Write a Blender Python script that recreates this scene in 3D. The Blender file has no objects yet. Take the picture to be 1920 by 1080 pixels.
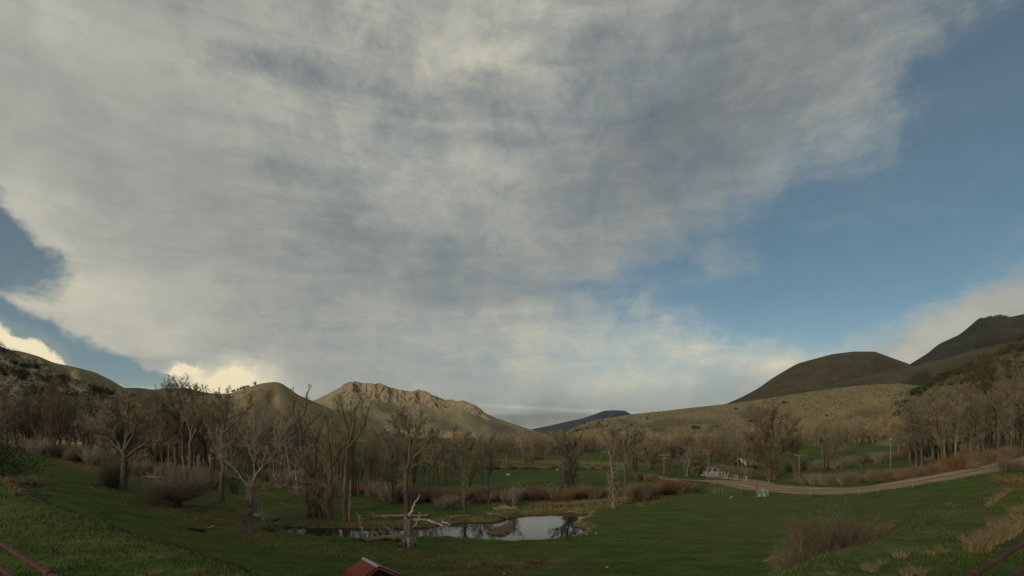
import bpy, math, random
import numpy as np
from mathutils import Vector
R = math.radians
rng = np.random.default_rng(7)
random.seed(7)
scene = bpy.context.scene
col = scene.collection

# ------------------------------------------------------------------ camera
F, CX, HY, CZ = 960.0, 960.0, 805.0, 13.0      # focal length / centre / horizon row in photo pixels, eye height in m
cam = bpy.data.cameras.new('camera'); camo = bpy.data.objects.new('camera', cam); col.objects.link(camo)
camo.location = (0, 0, CZ); camo.rotation_euler = (R(90), 0, 0)
cam.sensor_width = 36; cam.lens = 36*F/1920; cam.shift_y = (HY-540)/1920
cam.clip_start = 0.1; cam.clip_end = 40000
scene.camera = camo
scene.view_settings.view_transform = 'Standard'; scene.view_settings.look = 'None'
scene.view_settings.exposure = 0.28; scene.view_settings.gamma = 1.0
scene.view_settings.use_curve_mapping = False

# ------------------------------------------------------------------ node helper
class NT:
    def __init__(s, tree): s.t = tree; s.n = tree.nodes; s.l = tree.links
    def new(s, typ, **kw):
        n = s.n.new(typ)
        for k, v in kw.items(): setattr(n, k, v)
        return n
    def put(s, sock, v):
        if v is None: return
        if isinstance(v, bpy.types.NodeSocket): s.l.new(v, sock)
        else:
            if sock.type == 'RGBA' and not np.isscalar(v) and len(v) == 3: v = (*v, 1)
            sock.default_value = v
    def math(s, op, a, b=None, c=None, clamp=False):
        n = s.new('ShaderNodeMath', operation=op, use_clamp=clamp)
        s.put(n.inputs[0], a); s.put(n.inputs[1], b); s.put(n.inputs[2], c); return n.outputs[0]
    def noise(s, vec, scale, detail=4, rough=.55, dist=0, dim='3D'):
        n = s.new('ShaderNodeTexNoise', noise_dimensions=dim)
        s.put(n.inputs['Vector'], vec); n.inputs['Scale'].default_value = scale
        n.inputs['Detail'].default_value = detail; n.inputs['Roughness'].default_value = rough
        n.inputs['Distortion'].default_value = dist; return n.outputs[0]
    def ramp(s, v, lo, hi, a=0.0, b=1.0, smooth=True):
        n = s.new('ShaderNodeMapRange', interpolation_type='SMOOTHSTEP' if smooth else 'LINEAR')
        s.put(n.inputs['Value'], v); n.inputs['From Min'].default_value = lo; n.inputs['From Max'].default_value = hi
        n.inputs['To Min'].default_value = a; n.inputs['To Max'].default_value = b; return n.outputs[0]
    def mix(s, f, a, b, typ='RGBA', blend='MIX'):
        n = s.new('ShaderNodeMix', data_type=typ, blend_type=blend) if typ == 'RGBA' else s.new('ShaderNodeMix', data_type=typ)
        i = {'RGBA': (0, 6, 7, 2), 'FLOAT': (0, 2, 3, 0)}[typ]
        s.put(n.inputs[i[0]], f); s.put(n.inputs[i[1]], a); s.put(n.inputs[i[2]], b); return n.outputs[i[3]]
    def mapping(s, vec, loc=(0,0,0), rot=(0,0,0), scale=(1,1,1), typ='POINT'):
        n = s.new('ShaderNodeMapping', vector_type=typ); s.put(n.inputs[0], vec)
        n.inputs['Location'].default_value = loc; n.inputs['Rotation'].default_value = rot; n.inputs['Scale'].default_value = scale
        return n.outputs[0]
    def vlen(s, v):
        n = s.new('ShaderNodeVectorMath', operation='LENGTH'); s.put(n.inputs[0], v); return n.outputs['Value']

# ------------------------------------------------------------------ sky
SUN_EL, SUN_AZ = 13.0, -142.0      # azimuth from +Y (view direction), negative = left, beyond 90 = behind the camera
SKY_STR = 0.050
world = bpy.data.worlds.new('World'); scene.world = world; world.use_nodes = True
w = NT(world.node_tree); w.n.clear()
out = w.new('ShaderNodeOutputWorld')
sky = w.new('ShaderNodeTexSky', sky_type='NISHITA'); sky.sun_disc = False
sky.sun_elevation = R(SUN_EL); sky.sun_rotation = R(SUN_AZ); sky.altitude = 2200; sky.air_density = 1.0; sky.dust_density = .6; sky.ozone_density = 1.5
tc = w.new('ShaderNodeTexCoord'); sep = w.new('ShaderNodeSeparateXYZ'); w.l.new(tc.outputs['Generated'], sep.inputs[0])
dx, dy, dz = sep.outputs
az = w.math('ARCTAN2', dx, dy)
hl = w.math('SQRT', w.math('ADD', w.math('MULTIPLY', dx, dx), w.math('MULTIPLY', dy, dy)))
el = w.math('ARCTAN2', dz, hl)
cmb = w.new('ShaderNodeCombineXYZ'); w.put(cmb.inputs[0], az); w.put(cmb.inputs[1], el); AE = cmb.outputs[0]
# cloud deck seen in perspective: direction projected on a high flat layer
zz = w.math('ADD', w.math('MAXIMUM', dz, 0.0), .30)
cp = w.new('ShaderNodeCombineXYZ'); w.put(cp.inputs[0], w.math('DIVIDE', dx, zz)); w.put(cp.inputs[1], w.math('DIVIDE', dy, zz)); DECK = cp.outputs[0]
wn = w.new('ShaderNodeTexNoise'); w.put(wn.inputs['Vector'], AE); wn.inputs['Scale'].default_value = 4.5; wn.inputs['Detail'].default_value = 6; wn.inputs['Roughness'].default_value = .6
off = w.new('ShaderNodeVectorMath', operation='SCALE'); sub = w.new('ShaderNodeVectorMath', operation='SUBTRACT')
w.l.new(wn.outputs['Color'], sub.inputs[0]); sub.inputs[1].default_value = (.5, .5, .5)
w.l.new(sub.outputs[0], off.inputs[0]); off.inputs['Scale'].default_value = .22
add = w.new('ShaderNodeVectorMath', operation='ADD'); w.put(add.inputs[0], AE); w.l.new(off.outputs[0], add.inputs[1]); AEW = add.outputs[0]
def ae(px, py):
    u, v = (px-CX)/F, (HY-py)/F
    return math.atan(u), math.atan(v/math.sqrt(1+u*u))
def blob(vec, px, py, rx, ry, rot, wt, inner=0.0):
    a, e = ae(px, py); c = math.cos(a)**2
    m = w.mapping(vec, (a, e, 0), (0, 0, R(rot)), (max(rx/F*c, .02), ry/F*math.cos(a), 1), 'TEXTURE')
    return w.ramp(w.vlen(m), inner, 1.0, wt, 0.0)
def total(base, parts):
    for p in parts: base = w.math('ADD', base, p)
    return base
n1 = w.noise(AE, 3.2, 9, .56, .5); n2 = w.noise(DECK, 1.1, 9, .62, .6); n3 = w.noise(w.mapping(AE, scale=(3.2, 17, 1), rot=(0,0,R(14))), 1.0, 7, .6, .5)
nfine = w.noise(w.mapping(AE, scale=(1, 1.5, 1)), 13, 9, .68, .8)
cover = total(.98, [blob(AEW, *b) for b in [
    (-150, 395, 500, 165, -18, -1.25, .3), (20, 606, 460, 70, -10, -1.1, .25), (250, 668, 240, 38, -6, -.75, .2),
    (1700, 410, 680, 290, 24, -.78, .10), (1480, 575, 700, 125, 4, -.62, .05), (1220, 480, 260, 90, 20, -.25, 0), (1880, 160, 320, 280, 40, -.72, .1),
    (1250, 545, 380, 80, 0, -.42, 0), (900, 205, 300, 110, -10, -.40, 0), (1440, 370, 260, 120, 0, -.30, 0), (1180, 100, 280, 110, 0, -.30, 0), (500, 120, 300, 60, -10, -.2, 0),
    (1900, 600, 460, 80, 22, .40, .1), (1900, 300, 160, 60, 30, .25, .1), (1620, 640, 500, 60, 4, .3, .1),
    (60, 655, 170, 36, -30, .9, .1), (355, 662, 60, 16, -8, .9, .2), (60, 560, 200, 40, -6, .1, 0)]])
cover = w.math('ADD', cover, w.math('MULTIPLY', w.math('SUBTRACT', n1, .5), .8))
cover = w.math('ADD', cover, w.math('MULTIPLY', w.math('SUBTRACT', n2, .5), .45))
cover = w.math('ADD', cover, w.math('MULTIPLY', w.math('SUBTRACT', n3, .5), .75))
cover = w.math('ADD', cover, w.math('MULTIPLY', w.math('SUBTRACT', nfine, .5), .42))
nb = w.math('ABSOLUTE', w.math('SUBTRACT', w.math('MULTIPLY', w.noise(AEW, 11, 7, .6, .2), 2.0), 1.0))
cover = w.math('SUBTRACT', cover, w.math('MULTIPLY', w.math('SUBTRACT', nb, .18), .42))
mr_ = w.new('ShaderNodeMapRange', interpolation_type='SMOOTHSTEP'); w.put(mr_.inputs['Value'], cover); mr_.inputs['From Min'].default_value = .10
w.put(mr_.inputs['From Max'], w.ramp(az, -.75, -.25, .85, 1.3)); mr_.inputs['To Min'].default_value = .13; mr_.inputs['To Max'].default_value = .985; alpha = mr_.outputs[0]
bright = total(.55, [blob(AEW, *b) for b in [
    (400, 725, 240, 95, 0, .62, .0), (860, 95, 480, 150, 0, .20), (620, 240, 620, 120, -12, .13), (160, 545, 420, 110, -8, .20),
    (60, 350, 220, 240, 30, .22), (1180, 645, 620, 90, 0, .26), (1450, 680, 500, 50, 0, .12), (1850, 620, 400, 90, 20, .10), (1200, 715, 520, 60, 0, .18), (60, 650, 220, 60, -25, .5), (355, 662, 70, 22, 0, .35),
    (1330, 170, 600, 200, 22, -.21), (1750, 60, 420, 110, 10, -.05), (560, 430, 720, 210, -15, -.08), (1000, 480, 560, 190, 10, -.05), (980, 785, 420, 34, 0, -.16), (150, 90, 400, 160, 0, .02)]])
bright = w.math('ADD', bright, w.math('MULTIPLY', w.math('SUBTRACT', n1, .5), .36))
bright = w.math('ADD', bright, w.ramp(cover, .35, 1.0, .12, 0))
for b_ in ((990, 788, 330, 17, 0, -.34, .3), (1060, 768, 300, 6, -3, .16, .1)): bright = w.math('ADD', bright, blob(AE, *b_))
bright = w.math('SUBTRACT', bright, w.math('MULTIPLY', w.math('SUBTRACT', nb, .2), .12))
bright = w.math('ADD', bright, w.math('MULTIPLY', w.math('SUBTRACT', n2, .5), .20))
bright = w.math('ADD', bright, w.math('MULTIPLY', w.math('SUBTRACT', nfine, .5), .15))
bright = w.math('ADD', bright, w.math('MULTIPLY', w.math('SUBTRACT', n3, .5), .30))
cr = w.new('ShaderNodeValToRGB'); w.put(cr.inputs[0], bright)
e = cr.color_ramp.elements
e[0].position = .05; e[0].color = (.105, .115, .115, 1); e[1].position = 1.0; e[1].color = (.78, .68, .45, 1)
for p, c in ((.25, (.150, .162, .160)), (.45, (.228, .240, .226)), (.66, (.350, .350, .308)), (.85, (.50, .475, .38))):
    x = e.new(p); x.color = (*c, 1)
bg1 = w.new('ShaderNodeBackground'); hs = w.new('ShaderNodeHueSaturation'); hs.inputs['Saturation'].default_value = 1.12; hs.inputs['Hue'].default_value = .478; w.l.new(sky.outputs[0], hs.inputs['Color'])
w.l.new(hs.outputs[0], bg1.inputs[0]); bg1.inputs[1].default_value = SKY_STR
bg2 = w.new('ShaderNodeBackground'); w.l.new(cr.outputs[0], bg2.inputs[0]); bg2.inputs[1].default_value = 1.0
mx = w.new('ShaderNodeMixShader'); w.put(mx.inputs[0], alpha); w.l.new(bg1.outputs[0], mx.inputs[1]); w.l.new(bg2.outputs[0], mx.inputs[2])
w.l.new(mx.outputs[0], out.inputs[0])

sun = bpy.data.lights.new('sun', 'SUN'); suno = bpy.data.objects.new('sun', sun); col.objects.link(suno)
sun.energy = 1.9; sun.angle = R(12); sun.color = (1.0, .84, .62)
sd = Vector((math.sin(R(SUN_AZ))*math.cos(R(SUN_EL)), math.cos(R(SUN_AZ))*math.cos(R(SUN_EL)), math.sin(R(SUN_EL))))
suno.rotation_euler = sd.to_track_quat('Z', 'Y').to_euler()

# ------------------------------------------------------------------ object helpers
def tag(o, label=None, cat=None, group=None, kind=None):
    if label: o['label'] = label
    if cat: o['category'] = cat
    if group: o['group'] = group
    if kind: o['kind'] = kind
    return o
def link(name, data, parent=None, loc=None):
    o = bpy.data.objects.new(name, data); col.objects.link(o)
    if parent: o.parent = parent
    if loc is not None: o.location = loc
    return o
def np_mesh(name, V, faces, mat=None, smooth=False, mats=None, midx=None):
    """faces: list of int arrays (M,k)"""
    me = bpy.data.meshes.new(name); V = np.ascontiguousarray(V, dtype=np.float32)
    me.vertices.add(len(V)); me.vertices.foreach_set('co', V.ravel())
    idx = np.concatenate([f.ravel() for f in faces]).astype(np.int32)
    cnt = np.concatenate([np.full(len(f), f.shape[1]) for f in faces]).astype(np.int32)
    me.loops.add(len(idx)); me.loops.foreach_set('vertex_index', idx)
    me.polygons.add(len(cnt)); me.polygons.foreach_set('loop_start', np.concatenate([[0], np.cumsum(cnt)[:-1]]).astype(np.int32))
    me.polygons.foreach_set('loop_total', cnt)
    if smooth: me.polygons.foreach_set('use_smooth', np.ones(len(cnt), dtype=bool))
    me.update(calc_edges=True); me.validate()
    if mat: me.materials.append(mat)
    return me
class MB:
    def __init__(s): s.v = []; s.f4 = []; s.f3 = []; s.n = 0
    def add(s, V, f4=None, f3=None):
        V = np.asarray(V, float); s.v.append(V)
        if f4 is not None and len(f4): s.f4.append(np.asarray(f4)+s.n)
        if f3 is not None and len(f3): s.f3.append(np.asarray(f3)+s.n)
        s.n += len(V)
    def box(s, c, size, rz=0, M=None):
        sx, sy, sz = [k/2 for k in size]
        V = np.array([(x, y, z) for x in (-sx, sx) for y in (-sy, sy) for z in (-sz, sz)])
        if rz: ca, sa = math.cos(rz), math.sin(rz); V = V @ np.array([[ca, sa, 0], [-sa, ca, 0], [0, 0, 1]])
        s.add(V+np.array(c), [(0,1,3,2),(4,6,7,5),(0,4,5,1),(2,3,7,6),(0,2,6,4),(1,5,7,3)])
    def tube(s, pts, r0, r1=None, k=8, cap=True):
        pts = np.asarray(pts, float)[None]; r = np.array([r0]); r1 = r0 if r1 is None else r1
        n = pts.shape[1]; rr = np.linspace(r0, r1, n)[None]
        V, Fq = tubes(pts, rr, k); b = s.n; s.add(V, Fq)
        if cap:
            c0, c1 = pts[0, 0], pts[0, -1]; e0 = b; e1 = b+(n-1)*k
            s.v.append(np.array([c0, c1])); a = s.n; s.n += 2
            s.f3.append(np.array([(a, e0+(i+1) % k, e0+i) for i in range(k)]+[(a+1, e1+i, e1+(i+1) % k) for i in range(k)]))
    def mesh(s, name, mat, smooth=False):
        fs = []
        if s.f4: fs.append(np.concatenate(s.f4))
        if s.f3: fs.append(np.concatenate(s.f3))
        return np_mesh(name, np.concatenate(s.v), fs, mat, smooth)
    def obj(s, name, mat, parent=None, loc=None, smooth=False): return link(name, s.mesh(name, mat, smooth), parent, loc)
def tubes(P, Rr, k, ref=None):
    """P (N,S,3) centre lines, Rr (N,S) radii -> verts, quads"""
    N, S, _ = P.shape
    T = np.gradient(P, axis=1); T /= np.linalg.norm(T, axis=2, keepdims=True)+1e-9
    ref = np.where(np.abs(T[..., 2:3]) > .8, np.array([1., 0, 0]), np.array([0, 0, 1.]))
    ref = np.broadcast_to(ref[:, S//2:S//2+1], T.shape)
    A = np.cross(T, ref); A /= np.linalg.norm(A, axis=2, keepdims=True)+1e-9
    B = np.cross(T, A)
    ang = np.arange(k)/k*2*np.pi
    V = P[:, :, None]+Rr[:, :, None, None]*(np.cos(ang)[:, None]*A[:, :, None]+np.sin(ang)[:, None]*B[:, :, None])
    n, s_, j = np.meshgrid(np.arange(N), np.arange(S-1), np.arange(k), indexing='ij'); j2 = (j+1) % k
    i = lambda a, b, c: (a*S+b)*k+c
    Fq = np.stack([i(n, s_, j), i(n, s_, j2), i(n, s_+1, j2), i(n, s_+1, j)], -1).reshape(-1, 4)
    return V.reshape(-1, 3), Fq

# value noise -------------------------------------------------------
def _h(ix, iy, seed):
    n = (ix.astype(np.int64)*374761393+iy.astype(np.int64)*668265263+seed*982451653) & 0xffffffff
    n = ((n ^ (n >> 13))*1274126177) & 0xffffffff
    n = (n ^ (n >> 16)) & 0xffffffff
    return n/4294967295.0
def vnoise(x, y, seed=0):
    x = np.asarray(x, float); y = np.asarray(y, float)
    ix, iy = np.floor(x), np.floor(y); fx, fy = x-ix, y-iy
    fx = fx*fx*(3-2*fx); fy = fy*fy*(3-2*fy)
    a, b, c, d = _h(ix, iy, seed), _h(ix+1, iy, seed), _h(ix, iy+1, seed), _h(ix+1, iy+1, seed)
    return (a*(1-fx)+b*fx)*(1-fy)+(c*(1-fx)+d*fx)*fy
def fbm(x, y, seed=0, o=4, g=.5):
    s = 0; a = 1; t = 0
    for i in range(o): s = s+a*vnoise(x*2**i+17.3*i, y*2**i-9.1*i, seed+i); t += a; a *= g
    return s/t
def sstep(a, b, x): t = np.clip((x-a)/(b-a), 0, 1); return t*t*(3-2*t)

# ------------------------------------------------------------------ materials
def material(name, rough=.9, spec=.2):
    m = bpy.data.materials.new(name); m.use_nodes = True; t = NT(m.node_tree)
    b = t.n['Principled BSDF']; b.inputs['Roughness'].default_value = rough; b.inputs['Specular IOR Level'].default_value = spec
    return m, t, b
def speckled(name, c1, c2, scale, rough=.9, bump=.0, objrand=0.0, detail=5, coord='Object', stretch=(1,1,1), spec=.2, lo=.35, hi=.65, metal=0):
    m, t, b = material(name, rough, spec); tcn = t.new('ShaderNodeTexCoord')
    v = t.mapping(tcn.outputs[coord], scale=stretch)
    n = t.noise(v, scale, detail, .6)
    c = t.mix(t.ramp(n, lo, hi), c1, c2)
    if objrand:
        oi = t.new('ShaderNodeObjectInfo'); hs = t.new('ShaderNodeHueSaturation'); t.put(hs.inputs['Color'], c)
        t.put(hs.inputs['Value'], t.ramp(oi.outputs['Random'], 0, 1, 1-objrand, 1+objrand, False))
        t.put(hs.inputs['Saturation'], t.ramp(t.math('FRACT', t.math('MULTIPLY', oi.outputs['Random'], 7.7)), 0, 1, .8, 1.15, False)); c = hs.outputs[0]
    t.put(b.inputs['Base Color'], c); b.inputs['Metallic'].default_value = metal
    if bump:
        bn = t.new('ShaderNodeBump'); bn.inputs['Strength'].default_value = bump; t.put(bn.inputs['Height'], n); t.l.new(bn.outputs[0], b.inputs['Normal'])
    return m
M = {}
M['bark'] = speckled('bark', (.05, .040, .029), (.125, .10, .07), 3, bump=.5, objrand=.25, stretch=(6, 6, 1), coord='Object')
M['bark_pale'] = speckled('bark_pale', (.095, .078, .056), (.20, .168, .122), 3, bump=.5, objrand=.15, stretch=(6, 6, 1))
M['twig'] = speckled('twig', (.150, .124, .080), (.235, .197, .130), 8, objrand=.2)
M['twig_dark'] = speckled('twig_dark', (.085, .068, .046), (.145, .118, .08), 8, objrand=.25)
M['twig_tan'] = speckled('twig_tan', (.26, .205, .125), (.37, .295, .18), 8, objrand=.2)  # sunlit look of the far tree belts is put into this lighter tan
M['twig_green'] = speckled('twig_green', (.17, .15, .065), (.25, .215, .10), 8, objrand=.2)
M['twig_red'] = speckled('twig_red', (.15, .098, .062), (.22, .145, .09), 8, objrand=.25)
M['twig_orange'] = speckled('twig_orange', (.17, .10, .035), (.23, .14, .05), 8, objrand=.2)
M['twig_grey'] = speckled('twig_grey', (.165, .145, .108), (.25, .22, .165), 8, objrand=.2)
M['deadwood'] = speckled('deadwood', (.10, .078, .057), (.26, .21, .155), 2.2, bump=.6, stretch=(2, 2, 2), objrand=.15)
M['deadwood_pale'] = speckled('deadwood_pale', (.20, .18, .15), (.42, .38, .31), 2.2, bump=.5, objrand=.1)
M['juniper'] = speckled('juniper', (.022, .033, .012), (.055, .07, .025), 6, objrand=.25)
M['sage'] = speckled('sage', (.075, .068, .036), (.13, .115, .06), 4, objrand=.25)
M['wood_pole'] = speckled('wood_pole', (.10, .068, .046), (.17, .115, .078), 4, stretch=(8, 8, .5), objrand=.15)
M['wood_grey'] = speckled('wood_grey', (.12, .10, .08), (.24, .20, .16), 4, stretch=(8, 8, .5), objrand=.2)
M['rust_pipe'] = speckled('rust_pipe', (.03, .010, .007), (.075, .026, .017), 9, rough=.75, bump=.3, spec=.3, lo=.3, hi=.7)
M['rust_steel'] = speckled('rust_steel', (.09, .032, .02), (.16, .06, .035), 2, rough=.8)
M['steel'] = speckled('steel', (.30, .30, .30), (.42, .42, .42), 3, rough=.5, metal=.6)
M['gate_paint'] = speckled('gate_paint', (.22, .30, .30), (.32, .39, .38), 3, rough=.5)
M['red_roof'] = speckled('red_roof', (.30, .065, .05), (.42, .10, .075), 2.5, rough=.55, spec=.3, stretch=(3, .7, 3))
M['ridge_metal'] = speckled('ridge_metal', (.42, .43, .42), (.55, .56, .55), 3, rough=.5)
M['shed_wood'] = speckled('shed_wood', (.03, .018, .013), (.07, .04, .03), 4, stretch=(6, 6, .6))
M['barn_red'] = speckled('barn_red', (.038, .022, .017), (.062, .033, .025), 2, stretch=(3, 3, .5))
M['grey_roof'] = speckled('grey_roof', (.26, .28, .30), (.40, .43, .45), 1.2, rough=.5)
M['white_paint'] = speckled('white_paint', (.34, .335, .31), (.50, .49, .46), 2, rough=.6)
M['dark_glass'] = speckled('dark_glass', (.02, .025, .03), (.03, .035, .04), 2, rough=.15, spec=.5)
M['insulator'] = speckled('insulator', (.45, .48, .46), (.6, .6, .6), 2, rough=.3)
M['stone_pale'] = speckled('stone_pale', (.40, .37, .31), (.60, .56, .48), 3, bump=.3)
M['dry_blade'] = speckled('dry_blade', (.15, .115, .06), (.25, .195, .11), 2, coord='Object', objrand=.12)
M['green_blade'] = speckled('green_blade', (.038, .060, .014), (.085, .098, .030), .6, coord='Object')
M['meadow_blade'] = speckled('meadow_blade', (.036, .066, .013), (.085, .105, .028), .15, coord='Object')
M['reed_blade'] = speckled('reed_blade', (.12, .11, .035), (.27, .22, .10), .5, coord='Object')

# ------------------------------------------------------------------ terrain
def crest(x): return 5.5+.82*np.abs(x)+ (vnoise(x*.25+3, 0*x, 5)-.5)*1.2*np.clip(np.abs(x)/8, 0, 1)
def px2plan(px, py, z=0.0):
    Y = (CZ-z)*F/(np.asarray(py, float)-HY); return np.stack([(np.asarray(px, float)-CX)/F*Y, Y], -1)
WL = -0.45
pond = np.array([(1104,963),(1085,963.5),(1060,962),(1030,964),(1000,965),(975,967),(955,972),(925,978),(880,979),(850,982),(820,986),(790,989),(740,990),(700,991),(650,990),(600,989),(560,988),(525,987),(522,992),
    (540,1003),(580,1007),(620,1010),(660,1012),(700,1012),(740,1012),(790,1011),(830,1011),(870,1012),(915,1016.5),(960,1018.5),(1000,1018),(1040,1014),(1075,1008),(1100,1000),(1107,994),(1098,990),(1075,986),(1078,980),(1096,973),(1106,966)])
island = np.array([(912,996),(920,1001),(935,1003),(952,1002),(963,997),(967,990),(962,985),(948,985.5),(930,989)])
pondP, islandP = px2plan(pond[:, 0], pond[:, 1], WL), px2plan(island[:, 0], island[:, 1], WL)
creek_line = px2plan([1105,1150,1200,1260,1310,1330,1345], [955,948,936,924,916,905,893])   # dry red-willow bed towards the bridge
def sdist(poly, x, y):
    d = np.full(x.shape, 1e9); inside = np.zeros(x.shape, bool); n = len(poly)
    for i in range(n):
        a, b = poly[i], poly[(i+1) % n]; e0, e1 = b-a
        wx, wy = x-a[0], y-a[1]; t = np.clip((wx*e0+wy*e1)/(e0*e0+e1*e1+1e-9), 0, 1)
        d = np.minimum(d, (wx-e0*t)**2+(wy-e1*t)**2)
        c = ((a[1] > y) != (b[1] > y)) & (x < (b[0]-a[0])*(y-a[1])/(b[1]-a[1]+1e-12)+a[0]); inside ^= c
    return np.sqrt(d)*np.where(inside, -1, 1)
def T(x, y):
    if np.ndim(x) == 0 and np.ndim(y) == 0: return T1(np.array([x]), np.array([y]))[0]
    return T1(x, y)
def T1(x, y):
    x = np.asarray(x, float); y = np.asarray(y, float); x, y = np.broadcast_arrays(x, y)
    yy = np.maximum(y, 1.0); u = x/yy
    s = sstep(.5, 1.05, np.abs(u)); fade = sstep(-5, 20, y)
    z = np.where(x < 0, 8.0, 7.5)*s*np.minimum(1, yy/115)*fade
    z = z+np.where(x > 0, .04*sstep(.3, .7, u)*np.clip(y-135, 0, 320), 0.02*sstep(.35, .8, -u)*np.clip(y-150, 0, 300))
    near = sstep(900, 300, np.hypot(x, y))
    z = z+near*((fbm(x/22, y/22, 11, 3)-.5)*.7+(fbm(x/4.5, y/4.5, 21, 3)-.5)*.22)
    c = crest(x); sB = y-c
    zb = 10.0-.012*np.clip(-sB, 0, 40)-np.where(sB > 0, .60*sB*sB/(sB+.9), 0)+(fbm(x/3., y/3., 31, 3)-.5)*.25+.35*np.exp(-((sB+1.5)/3.)**2)*0
    zb = zb+.03*np.clip(-sB-3, 0, 20)
    k = .5; hh = np.clip(.5+.5*(zb-z)/k, 0, 1); z = z*(1-hh)+zb*hh+k*hh*(1-hh)*.5
    z = z-2.3*np.exp(-((x-42.5)/4.2)**2-((y-112.5)/3.6)**2)-.7*np.exp(-((y-(104+.12*(x-28)))/2.5)**2)*sstep(24, 28, x)*sstep(44, 40, x)
    # pond basin
    m = (np.abs(x) < 60) & (y > 45) & (y < 100)
    if m.any():
        xm, ym = x[m], y[m]; jit = (fbm(xm/1.3, ym/1.3, 41, 3)-.5)*1.5
        sdv = np.maximum(sdist(pondP, xm, ym), -sdist(islandP, xm, ym))+jit*.8
        base = z[m]; carve = WL+np.where(sdv > 0, .42*sdv/(1+.1*sdv)+.10*sstep(0, .5, sdv), .5*sdv); carve = np.maximum(carve, WL-.9)
        carve = np.where(sdist(islandP, xm, ym) < .6, np.minimum(carve, WL+.35), carve)
        z = z.copy(); z[m] = np.minimum(base, carve) if False else np.where(sdv < 3.2, np.minimum(np.maximum(base, WL+.3), carve), base)*1.0
        bl = sstep(.5, 5, sdv); z[m] = np.where(sdv < 5, z[m]*(1-bl)+base*bl, base)
    return z
def G(px, py, ymin=4.0):
    """point of the ground seen at photo pixel (px,py)"""
    u = (px-CX)/F; v = (py-HY)/F
    Y = np.exp(np.linspace(math.log(ymin), math.log(3000), 2600)); g = T(u*Y, Y)-(CZ-v*Y)
    i = np.argmax(g >= 0) if (g >= 0).any() else len(Y)-1
    if i == 0: y = Y[0]
    else:
        t = g[i-1]/(g[i-1]-g[i]+1e-9); y = Y[i-1]+(Y[i]-Y[i-1])*t
    return np.array([u*y, y, float(T(u*y, y))])
def GY(px, Y):
    u = (px-CX)/F; return np.array([u*Y, Y, float(T(u*Y, Y))])
def pix(x, y, z): return CX+F*x/y, HY+F*(CZ-z)/y

def sinhgrid(n, a, lim, c=0):
    k = math.asinh(lim/a); return c+a*np.sinh(np.linspace(-k, k, n))
gx = sinhgrid(640, 45, 9500)
gy = np.concatenate([-np.geomspace(200, 3, 14), np.arange(-1.5, 48, .45), np.arange(48, 96, .38), 96+45*np.sinh(np.linspace(.01, math.asinh(9400/45), 200))])
GX, GYY = np.meshgrid(gx, gy, indexing='ij')
GZ = T(GX, GYY)
nx, ny = GX.shape
ii, jj = np.meshgrid(np.arange(nx-1), np.arange(ny-1), indexing='ij')
quads = np.stack([ii*ny+jj, (ii+1)*ny+jj, (ii+1)*ny+jj+1, ii*ny+jj+1], -1).reshape(-1, 4)
gm = np_mesh('ground', np.stack([GX, GYY, GZ], -1).reshape(-1, 3), [quads], None, smooth=True)
# zones of dry grass / bare dirt on the ground (where the thing itself has that colour)
def polyline_d(P, x, y):
    d = np.full(x.shape, 1e9)
    for a, b in zip(P[:-1], P[1:]):
        e0, e1 = b-a; t = np.clip(((x-a[0])*e0+(y-a[1])*e1)/(e0*e0+e1*e1+1e-9), 0, 1)
        d = np.minimum(d, np.hypot(x-a[0]-e0*t, y-a[1]-e1*t))
    return d
def gline(pts): return np.array([G(a, b)[:2] for a, b in pts])
dry_lines = [([(370,975),(430,985),(500,1008),(600,1026),(700,1036),(800,1046),(900,1052)], 2.6), ([(230,925),(300,945),(360,962),(430,975)], 5.0), ([(90,845),(150,870),(215,895)], 4.0), ([(950,962),(1040,952),(1120,946),(1200,938)], 4.0), ([(640,988),(760,985),(880,975)], 2.5), ([(880,1062),(960,1060),(1010,1055)], 1.2), ([(860,868),(940,866),(1020,867),(1100,868),(1180,870)], 9.0), ([(1490,900),(1560,898),(1640,892),(1720,882)], 2.5)]
dirt_lines = [([(790,1078),(870,1073),(930,1066),(1000,1058),(1060,1048)], 1.1), ([(930,1066),(990,1072)], .8), ([(1400,934),(1470,929)], 1.6)]
dry = np.zeros(GX.shape); dirt = np.zeros(GX.shape); mm = (np.abs(GX) < 260) & (GYY > 0) & (GYY < 400); xm, ym = GX[mm], GYY[mm]
dv = np.zeros(xm.shape); tv = np.zeros(xm.shape)
for P, wd in dry_lines: dv = np.maximum(dv, np.exp(-(polyline_d(gline(P), xm, ym)/wd)**2))
for P, wd in dirt_lines: tv = np.maximum(tv, np.exp(-(polyline_d(gline(P), xm, ym)/wd)**2))
for P in ([(1010,1053),(1080,1038),(1160,1012),(1260,985),(1400,958)], [(1030,1062),(1105,1044),(1190,1017),(1290,990),(1425,964)]): tv = np.maximum(tv, .62*np.exp(-(polyline_d(gline(P), xm, ym)/.3)**2))
lm = (np.abs(xm) < 60) & (ym > 40) & (ym < 105); sdp = np.full(xm.shape, 99.); sdp[lm] = sdist(pondP, xm[lm], ym[lm]); dv = np.maximum(dv, .8*np.exp(-(np.clip(sdp, 0, 99)/1.2)**2)); tv = np.maximum(tv, 1.1*np.exp(-(np.clip(sdp-.2, 0, 99)/.45)**2))
cd = np.abs(ym-crest(xm)); dv = np.maximum(dv, .45*np.exp(-(cd/1.5)**2)*(np.abs(xm) > 3))
dry[mm] = dv; dirt[mm] = tv
for nm, arr in (('dry', dry), ('dirt', dirt)):
    a = gm.attributes.new(nm, 'FLOAT', 'POINT'); a.data.foreach_set('value', arr.ravel().astype(np.float32))
m, t, b = material('meadow', .95, .1); geo = t.new('ShaderNodeNewGeometry'); pos = geo.outputs['Position']
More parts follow.
